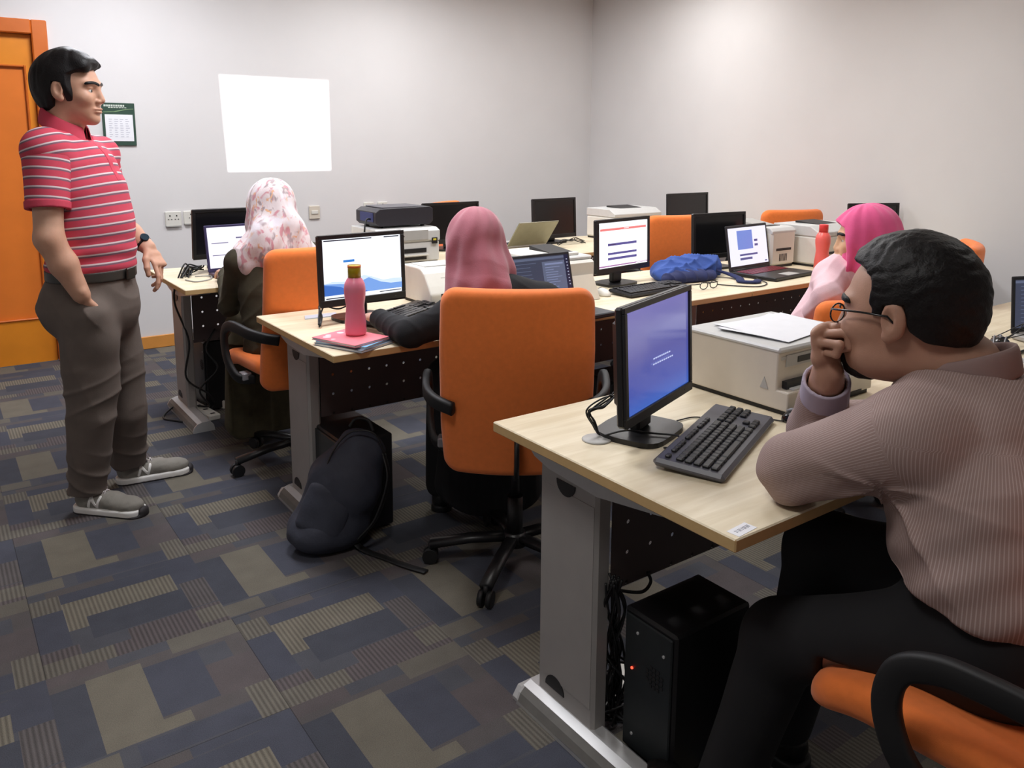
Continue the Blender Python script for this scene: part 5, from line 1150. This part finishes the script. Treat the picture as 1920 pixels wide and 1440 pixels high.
# ---------------------------------------------------------------- man in the striped shirt at the nearest desk
def seated_man():
    az = 105; f = azv(az); l = unit(np.cross(UP, f)); base = A((1.42, .56, 0))
    t = thing('person', 'man in glasses and a striped mauve shirt with his fist at his mouth', 'person', tuple(base))
    sk = skin('skin_brown', (182, 138, 116)); hc = A((1.446, .774, 1.100)); fr = frame(azv(104), .06); hs = 1.06
    S = Soft(); P, R = head_soft(S, hc, fr, hs, 1.18)
    nb = A((1.488, .690, 1.002)); S.seg(P(-.03, 0, -.045), nb, .068, .078, .03).ell(P(.02, 0, -.085), (.06, .06, .035), .03, '+', R)
    Lsh, Lel = A((1.325, .675, .905)), A((1.262, .868, .79)); Rsh, Rel = A((1.655, .715, .825)), A((1.50, .965, .782))
    Rw = at(1552, 700, 1.575)
    T = Soft().seg(nb, A((1.49, .655, .86)), .065, (.09, .12), .01, f).seg(A((1.49, .655, .86)), A((1.43, .54, .60)), (.09, .12), (.12, .17), .02, f)
    T.seg(Lsh, Lel, .05, .045, .02).seg(Rsh, Rel, .05, .045, .02).seg(nb+UP*-.08, Lsh, .045, .05, .01).seg(nb+UP*-.08, Rsh, .045, .05, .01)
    T.seg(A((1.36, .55, .59)), A((1.25, .85, .475)), .075, .055, .03).seg(A((1.25, .85, .475)), A((1.22, .94, .10)), .05, .035, .03).seg(A((1.50, .55, .60)), A((1.44, .893, .56)), .075, .055, .03).seg(A((1.44, .893, .56)), A((1.50, .98, .10)), .05, .035, .03)
    ra = Soft().seg(Rel, Rel*.4+Rw*.6, .044, .040, .02).seg(Rel*.4+Rw*.6, Rw, .040, .030, .02)
    n_ = unit(CR*.62-A([CF[0], CF[1], 0])*.78); th = ((.80, .55, .30), (.95, .15, .30), (.9, -.1, .25))
    hand_soft(ra, Rw, unit(UP*.96-CR*.10+f*.05), n_, CR, sc=1.06, thumb=th, spread=.3, each=[(58, 88, 50), (66, 92, 55), (72, 94, 58), (78, 96, 60)])
    Lw = A((1.49, .905, .795)); lh = Soft().seg(Lel, Lw, .044, .031, .02); hand_soft(lh, Lw, unit((.9, .12, 0)), -UP, f, curl=(20, 25, 15))
    soft_obj('body', [(S, .0030), (T, .009), (ra, .0028), (lh, .0035)], sk, t, base)
    eyes(P, R, hs, t, base, S.p)
    H = hair_soft(hc, fr, hs, .017, -.048, .004, .062, vol=(.003, -.004, .006))
    soft_obj('hair', [(H, .0030)], hair_m, t, base, disp=lambda V, N: .0009*np.sin(wob(V, 14, 5)*8)+.0009*wob(V, 60, 8))
    bd = Soft().ell(P(.058, 0, -.104), (.040*hs, .042*hs, .022*hs), .01, '+', R).ell(P(.084, 0, -.088), (.018*hs, .028*hs, .014*hs), .01, '+', R); soft_obj('beard', [(bd, .003)], hair_m, t, base, disp=lambda V, N: .0015*wob(V, 50, 8))
    # glasses
    B_ = base; g = MB()
    for s_ in (-1, 1): g.tube([P(.100+.004*math.cos(a), s_*(.034+.0245*math.cos(a)), -.004+.0165*math.sin(a))-B_ for a in np.linspace(0, 2*PI, 24)], .0016, 6)
    g.tube([P(.103, -.010, .002)-B_, P(.108, 0, .005)-B_, P(.103, .010, .002)-B_], .0016, 6)
    gl = g.build('glasses_frame', black_gloss, t)
    for s_ in (-1, 1):
        MB().tube([P(.103, s_*.056, .006)-B_, P(.092, s_*.070, .008)-B_, P(.045, s_*.086, .009)-B_, P(.0, s_*.092, .006)-B_, P(-.012, s_*.090, -.008)-B_], .0021, 6).build('glasses_temple', black_gloss, gl)
    # shirt
    sh = Soft(); c0, c1, c2, c3 = A((1.50, .655, .875)), A((1.485, .625, .83)), A((1.46, .585, .765)), A((1.45, .56, .685))
    sh.chain([c0, c1, c2, c3], [(.12, .165), (.150, .200), (.175, .222), (.180, .228)], .03, f)
    sh.seg(nb+A([0, 0, -.02]), c0, (.078, .085), (.11, .15), .04, f)
    sh.ell(nb-UP*.058-f*.025, (.122, .145, .072), .04, '+', np.stack([f, l, UP], 1))
    sh.seg(nb+A([0, -.0, -.055]), Lsh+A([0, 0, .01]), .062, .082, .04).seg(nb+A([0, 0, -.055]), Rsh+A([0, 0, .01]), .062, .082, .04)
    sh.seg(Lsh, Lel+A([.014, -.004, .020]), .088, .063, .03).seg(Rsh, Rel+A([0, 0, .02]), .085, .062, .03)
    sh.seg(Lel+A([.006, 0, .012]), Lw-A([.03, 0, -.01]), .056, .044, .02)
    Rc = Rel*.10+Rw*.90; sh.seg(Rel+A([0, 0, .015]), Rc, .058, .043, .02)
    dR_ = unit(Rc-Rel)
    def hem(Q):
        q = Q-base; zl = .672+.02*np.clip((q@f)/.2, -1, 1); low = np.where(((Q-A((1.45, .56, 0)))@f) < .22, zl-Q[..., 2], -1.0)
        dd = np.linalg.norm(np.cross(Q-Rel, dR_), axis=-1); e = np.where((dd < .07) & ((Q-Rel)@dR_ > .08), (Q-Rc)@dR_, -1.0); tb = .742-Q[..., 2]; tb = np.where((Q[..., 1] > .80) & (Q[..., 0] < 1.62), tb, -1.0)
        return np.maximum(np.maximum(low, e), tb)
    sh.fn(hem, '&').seg(Rc-dR_*.03, Rc+dR_*.1, .035, .037, .003, op='-').fn(lambda Q: np.maximum(np.sqrt(((Q-nb)@f)**2+((Q-nb)@l)**2)-.090, -((Q-nb)@UP+.36*((Q-nb)@f)+.016)), '-', nb-.16, nb+.16, .006)
    def sdisp(V, N):
        z = V[:, 2]; q = V-base; x = q@f; y = q@l
        fold = .007*np.sin((x*.75+z*1.0)*70+3*wob(V, 2, 41))*np.clip((.86-z)/.12, 0, 1)*np.clip((y+.02)/.12, 0, 1)
        el = np.exp(-(np.linalg.norm(V-(Lsh*.75+c0*.25), axis=1)/.10)**2)
        ap = at(1640, 925, 1.34); qa = V-ap; ra_ = np.linalg.norm(qa, axis=1); an = np.arctan2(qa@UP, -(qa@f)); rad_ = .011*np.exp(-((ra_-.08)/.13)**2)*((1-np.abs(np.sin(an*3.4+1.2*wob(V, 1.5, 46))))**2-.25)*np.clip((y-.02)/.08, 0, 1)*np.clip((ap[2]+.03-z)/.05, 0, 1)
        return .004*wob(V, 4, 42)+fold*.5+rad_+.004*el*np.sin((V@l)*140+2*wob(V, 4, 44))
    def pin(V, N):
        dl = np.linalg.norm(np.cross(V-Lsh, unit(Lel-Lsh)), axis=1); al = (V-Lsh)@unit(Lel-Lsh); on = (dl < .10) & (al > .02) & ((V@l) > (A(c0)@l)+.10)
        fore = ((V-Rel)@dR_ > .03) & (np.linalg.norm(np.cross(V-Rel, dR_), axis=1) < .075)
        ax = unit(Lel-Lsh); s1 = unit(np.cross(ax, UP)); s2 = np.cross(ax, s1); th_ = np.arctan2((V-Lsh)@s2, (V-Lsh)@s1)
        q = V-A(c1); tt = np.arctan2(q@f, q@l)*.2
        yoke = (V[:, 2] > .925)
        return np.where(on, th_*.075, np.where(fore, V[:, 2], np.where(yoke, (q@f), tt)))/.0044+200
    sm = mat('pinstripe_shirt', (150, 126, 120), .8, noise=.03, nscale=50, bump=.15, bscale=900); N, L, b = nodes(sm)
    at_ = N.new('ShaderNodeAttribute'); at_.attribute_name = 'pin'; fr_ = mathn(N, L, 'LESS_THAN', mathn(N, L, 'FRACT', at_.outputs['Fac']), .30); old = b.inputs['Base Color'].links[0].from_socket
    m1 = N.new('ShaderNodeMixRGB'); L.new(fr_, m1.inputs[0]); L.new(old, m1.inputs[1]); m1.inputs[2].default_value = (*lin((176, 156, 151)), 1); L.new(m1.outputs[0], b.inputs['Base Color'])
    soft_obj('striped_shirt', [(sh, .0042)], sm, t, base, disp=sdisp, attrs={'pin': pin})
    collar('collar', nb-UP*.004-f*.006, f, l, .080, .36, mat('collar_cloth', (142, 118, 114), .8, noise=.04, bump=.15, bscale=900), t, base, hgt=.034, flap=.020, tip=.03)
    cu = Soft().seg(Rc-dR_*.05, Rc+dR_*.004, .047, .045, 0).fn(lambda Q: np.maximum((Q-Rc)@dR_-.002, -((Q-Rc)@dR_+.055)), '&').seg(Rc-dR_*.08, Rc+dR_*.05, .037, .039, 0, op='-'); soft_obj('shirt_cuff', [(cu, .003)], mat('cuff_cloth', (176, 164, 180), .8, noise=.04, bump=.15, bscale=900), t, base)
    # trousers and shoes
    tr = Soft().seg(A((1.44, .55, .66)), A((1.43, .54, .60)), (.150, .195), (.155, .20), .03, f)
    tr.seg(A((1.35, .56, .59)), A((1.25, .85, .475)), .092, .070, .04).seg(A((1.25, .85, .475)), A((1.22, .94, .10)), .068, .062, .03)
    tr.seg(A((1.53, .57, .60)), A((1.44, .893, .578)), .098, .076, .04).seg(A((1.44, .893, .578)), A((1.50, 1.0, .10)), .074, .062, .03)
    tr.fn(lambda Q: np.maximum(.07-Q[..., 2], Q[..., 2]-.70), '&').fn(lambda Q: np.where(np.abs(Q[..., 2]-.5) < .3, .512-Q[..., 2], -1.0)-1e3*(((Q-base)@f) > .235), '&')
    soft_obj('trousers', [(tr, .007)], mat('black_trousers', (17, 16, 20), .85, noise=.1), t, base, disp=lambda V, N: .005*wob(V, 4, 51))
    blk = mat('black_shoe', (20, 18, 18), .35)
    shoe(t, base, (1.225, .87), (1.20, 1.1), .27, (blk, black_soft, black_soft), laces=False); shoe(t, base, (1.50, .94), (1.50, 1.2), .27, (blk, black_soft, black_soft), laces=False)
seated_man()

# ---------------------------------------------------------------- the three women
def scarf_mat(name, rgb, pattern=None):
    m = mat(name, rgb, .85, noise=.08, nscale=12, bump=.3, bscale=200, sheen=.3)
    if pattern:
        N, L, b = nodes(m); tc = N.new('ShaderNodeTexCoord'); mp = N.new('ShaderNodeMapping'); mp.inputs['Scale'].default_value = (1, 1, .55); L.new(tc.outputs['Object'], mp.inputs[0]); old = b.inputs['Base Color'].links[0].from_socket
        for sc, lo, hi, c, sd in pattern:
            n = N.new('ShaderNodeTexNoise'); n.noise_dimensions = '4D'; n.inputs['W'].default_value = sd; n.inputs['Scale'].default_value = sc; n.inputs['Detail'].default_value = 2; n.inputs['Distortion'].default_value = 1.2; L.new(mp.outputs[0], n.inputs['Vector'])
            r = N.new('ShaderNodeMapRange'); r.inputs['From Min'].default_value = lo; r.inputs['From Max'].default_value = hi; L.new(n.outputs['Fac'], r.inputs['Value'])
            x = N.new('ShaderNodeMixRGB'); L.new(r.outputs[0], x.inputs[0]); L.new(old, x.inputs[1]); x.inputs[2].default_value = (*lin(c), 1); old = x.outputs[0]
        L.new(old, b.inputs['Base Color'])
    return m
def woman(label, base, az, haz, hc, shm, arms, torso, cloth, scarf, skinm, legc, drape, knees, feet, hs=.98, face=True, tilt=.08, lean=0, fold_seed=1, back_drop=.12, skirt=None, cdisp=.004):
    f = azv(az); l = unit(np.cross(UP, f)); base = A(base); t = thing('person', label, 'person', tuple(base)); hc = A(hc)
    fr = frame(azv(haz), tilt); hf, hl, hu = fr; S = Soft(); P, R = head_soft(S, hc, fr, hs); nb = A(shm)+UP*.06
    S.seg(P(-.02, 0, -.05), nb, .05, .06, .02)
    T = Soft().seg(nb, A(torso[0]), .06, (.09, .13), .03, f).seg(A(torso[0]), A(torso[-1]), (.09, .13), (.11, .15), .03, f)
    blocks = [(S, .0036), (T, .010)]
    cl = Soft(); rad = [(.098, .150), (.112, .158), (.118, .165), (.135, .185)][:len(torso)]
    cl.chain(torso, rad, .03, f)
    for (sh_, el_, wr_, d_, n_, t_) in arms:
        sh_, el_, wr_ = A(sh_), A(el_), A(wr_)
        cl.seg(A(shm)+UP*.015, sh_, .055, .062, .04).seg(sh_, el_, .060, .048, .02).seg(el_, wr_, .048, .037, .015)
        hS = Soft().seg(el_, wr_, .036, .026, .01); hand_soft(hS, wr_, d_, n_, t_, curl=(14, 22, 14), sc=.9); blocks.append((hS, .0035)); T.seg(sh_, el_, .042, .036, .02)
    hip = A(torso[-1])
    for k_, a_ in zip(knees, feet): T.seg(hip+A([0, 0, 0]), A(k_), .07, .055, .03).seg(A(k_), A([a_[0], a_[1], .10]), .05, .035, .02)
    soft_obj('body', blocks, skinm, t, base)
    if face: eyes(P, R, hs, t, base, S.p)
    seat_top = .515
    cl.fn(lambda Q: seat_top-Q[..., 2], '&')
    soft_obj('jacket', [(cl, .006)], cloth, t, base, disp=lambda V, N: cdisp*wob(V, 4, fold_seed)+cdisp*.7*((1-np.abs(np.sin((V@(f+UP*.8))*38+3*wob(V, 2.5, fold_seed+1))))**2-.3))
    lg = Soft().ell(hip+UP*.02, (.17, .19, .12), .03)
    for k_, a_ in zip(knees, feet): lg.seg(hip+UP*.03, A(k_), .095, .075, .04).seg(A(k_), A([a_[0], a_[1], .10]), .075, .065, .03)
    if skirt: lg.seg(A(skirt[0]), A(skirt[1]), (.10, .17), (.12, .20), .05, f)
    lg.fn(lambda Q: .06-Q[..., 2], '&').fn(lambda Q: np.where(((Q-base)@f) < .22, seat_top-.002-Q[..., 2], -1.0), '&')
    soft_obj('skirt' if skirt else 'trousers', [(lg, .008)], legc, t, base, disp=lambda V, N: .006*wob(V*A([1, 1, .3]), 5, fold_seed+5))
    for a_, b_ in feet_dirs(feet, f): shoe(t, base, a_, b_, .24, (black_soft, black_soft, black_soft), laces=False)
    # headscarf
    H = Soft().ell(P(-.012, 0, .030), (.118*hs, .097*hs, .106*hs), .02, '+', R).ell(P(-.022, 0, -.035), (.108*hs, .094*hs, .105*hs), .04, '+', R)
    for a, b, r0, r1 in drape: H.seg(A(a), A(b), r0, r1, .05, f)
    c = hc
    def opening(Q):
        q = (Q-c)/hs; x = q@hf; z = q@hu
        return np.maximum((.074+1.1*np.clip(z-.050, 0, .12))-x, -(z+.112))*.9
    if face: H.fn(opening, '-', *(P(.1, 0, 0)-.2, P(.1, 0, 0)+.2))
    def hd(V, N):
        q = V-c; ang = np.arctan2(q@hl, q@hf); z = q@UP; low = np.clip((.09-z)/.16, .25, 1); r = np.hypot(q@hl, q@hf)
        return low*(.0085*np.sin(ang*6+z*16+2.4*wob(V, 2.0, fold_seed))+.0048*np.sin(ang*13-z*20+2.4*wob(V, 2.5, fold_seed+3)))*np.clip(r/.05, 0, 1)
    soft_obj('headscarf', [(H, .0042)], scarf, t, base, disp=hd)
    return t
def feet_dirs(feet, f): return [((a[0]-f[0]*.06, a[1]-f[1]*.06), (a[0]+f[0]*.2, a[1]+f[1]*.2)) for a in feet]

# black jacket, mauve scarf
woman('woman in a black jacket and mauve headscarf typing, seen from behind', (1.50, 2.08, 0), 55, 48, at(893, 462, 2.78), (1.495, 2.215, .905),
      [(at(846, 596, 2.70), (1.262, 2.325, .783), (1.262, 2.545, .792), (.05, 1, 0), -UP, (1, 0, 0)), ((1.645, 2.10, .885), (1.82, 2.19, .78), (1.90, 2.36, .792), (.3, 1, 0), -UP, (-1, .3, 0))],
      [A((1.50, 2.205, .875)), A((1.49, 2.165, .76)), A((1.49, 2.12, .65)), A((1.50, 2.09, .565))], mat('black_jacket', (19, 20, 24), .9, noise=.1, bump=.3, bscale=300), scarf_mat('mauve_scarf', (176, 104, 118)), skin('skin_light', (205, 160, 138)),
      mat('black_cloth', (18, 18, 22), .9), [(A((1.495, 2.23, .96)), A((1.475, 2.205, .925)), (.100, .098), (.090, .098)), (A((1.43, 2.26, .94)), A((1.41, 2.26, .90)), (.05, .04), (.035, .035))], [(1.52, 2.52, .54), (1.72, 2.42, .54)], [(1.54, 2.60), (1.78, 2.52)], hs=1.0, fold_seed=3, skirt=((1.60, 2.34, .50), (1.60, 2.36, .16)))
# olive dress, patterned scarf
hw = at(508, 392, 3.56)
woman('woman in an olive dress and a pale patterned headscarf at the far left desk', (1.24, 3.40, 0), 95, 88, hw, (1.215, 3.43, .93),
      [((1.065, 3.455, .90), (1.04, 3.56, .70), (1.13, 3.88, .792), (.1, 1, 0), -UP, (1, 0, 0)), ((1.37, 3.44, .90), (1.46, 3.6, .76), (1.36, 3.88, .792), (-.1, 1, 0), -UP, (-1, 0, 0))],
      [A((1.215, 3.43, .89)), A((1.20, 3.42, .77)), A((1.21, 3.41, .66)), A((1.23, 3.41, .565))], mat('olive_cloth', (62, 58, 42), .9, noise=.25, nscale=16, bump=.4, bscale=60),
      scarf_mat('patterned_scarf', (226, 216, 218), [(26, .54, .62, (206, 150, 160), 1.0), (20, .56, .63, (168, 152, 156), 4.0), (34, .60, .66, (224, 176, 140), 7.0), (9, .55, .62, (232, 228, 236), 9.0)]), skin('skin_light', (205, 160, 138)),
      mat('olive_skirt', (70, 64, 44), .9, noise=.2, bump=.4, bscale=60), [(A((1.21, 3.44, 1.03)), A((1.205, 3.43, .955)), (.11, .10), (.115, .165)), (A((1.16, 3.40, 1.0)), A((1.10, 3.40, .90)), (.07, .06), (.05, .06)), (A((1.23, 3.39, 1.03)), A((1.25, 3.37, .93)), (.06, .09), (.06, .10))],
      [(1.16, 3.78, .54), (1.33, 3.82, .54)], [(1.17, 3.86), (1.33, 3.95)], hs=1.0, face=False, fold_seed=13, skirt=((1.20, 3.62, .50), (1.22, 3.66, .14)), cdisp=.006)
# bright pink
hp = at(1622, 448, 3.12)
woman('woman in a pale pink blouse and a bright pink headscarf at the middle desk', (2.82, 1.90, 0), 90, 124, hp, (2.90, 1.775, .93),
      [((2.825, 1.815, .90), at(1552, 556, 2.98), at(1524, 582, 3.06), (1, .5, -.3), -UP, (1, 0, 0)), ((3.05, 1.80, .90), (3.18, 1.90, .72), (3.06, 2.08, .63), (0, 1, -.3), -UP, (-1, 0, 0))],
      [A((2.91, 1.785, .89)), A((2.89, 1.82, .77)), A((2.85, 1.86, .66)), A((2.83, 1.90, .565))], mat('pale_pink_cloth', (232, 196, 204), .85, noise=.05, bump=.3, bscale=200), scarf_mat('bright_pink_scarf', (238, 92, 150)), skin('skin_light2', (214, 168, 130)),
      mat('dark_skirt', (60, 48, 52), .9), [(A((2.88, 1.785, 1.02)), A((2.90, 1.775, .955)), (.095, .09), (.10, .12)), (A((2.86, 1.83, 1.0)), A((2.88, 1.84, .92)), (.06, .06), (.05, .07))], [(2.72, 2.30, .54), (2.90, 2.32, .54)], [(2.72, 2.40), (2.90, 2.42)], hs=1.0, fold_seed=23, cdisp=.005)
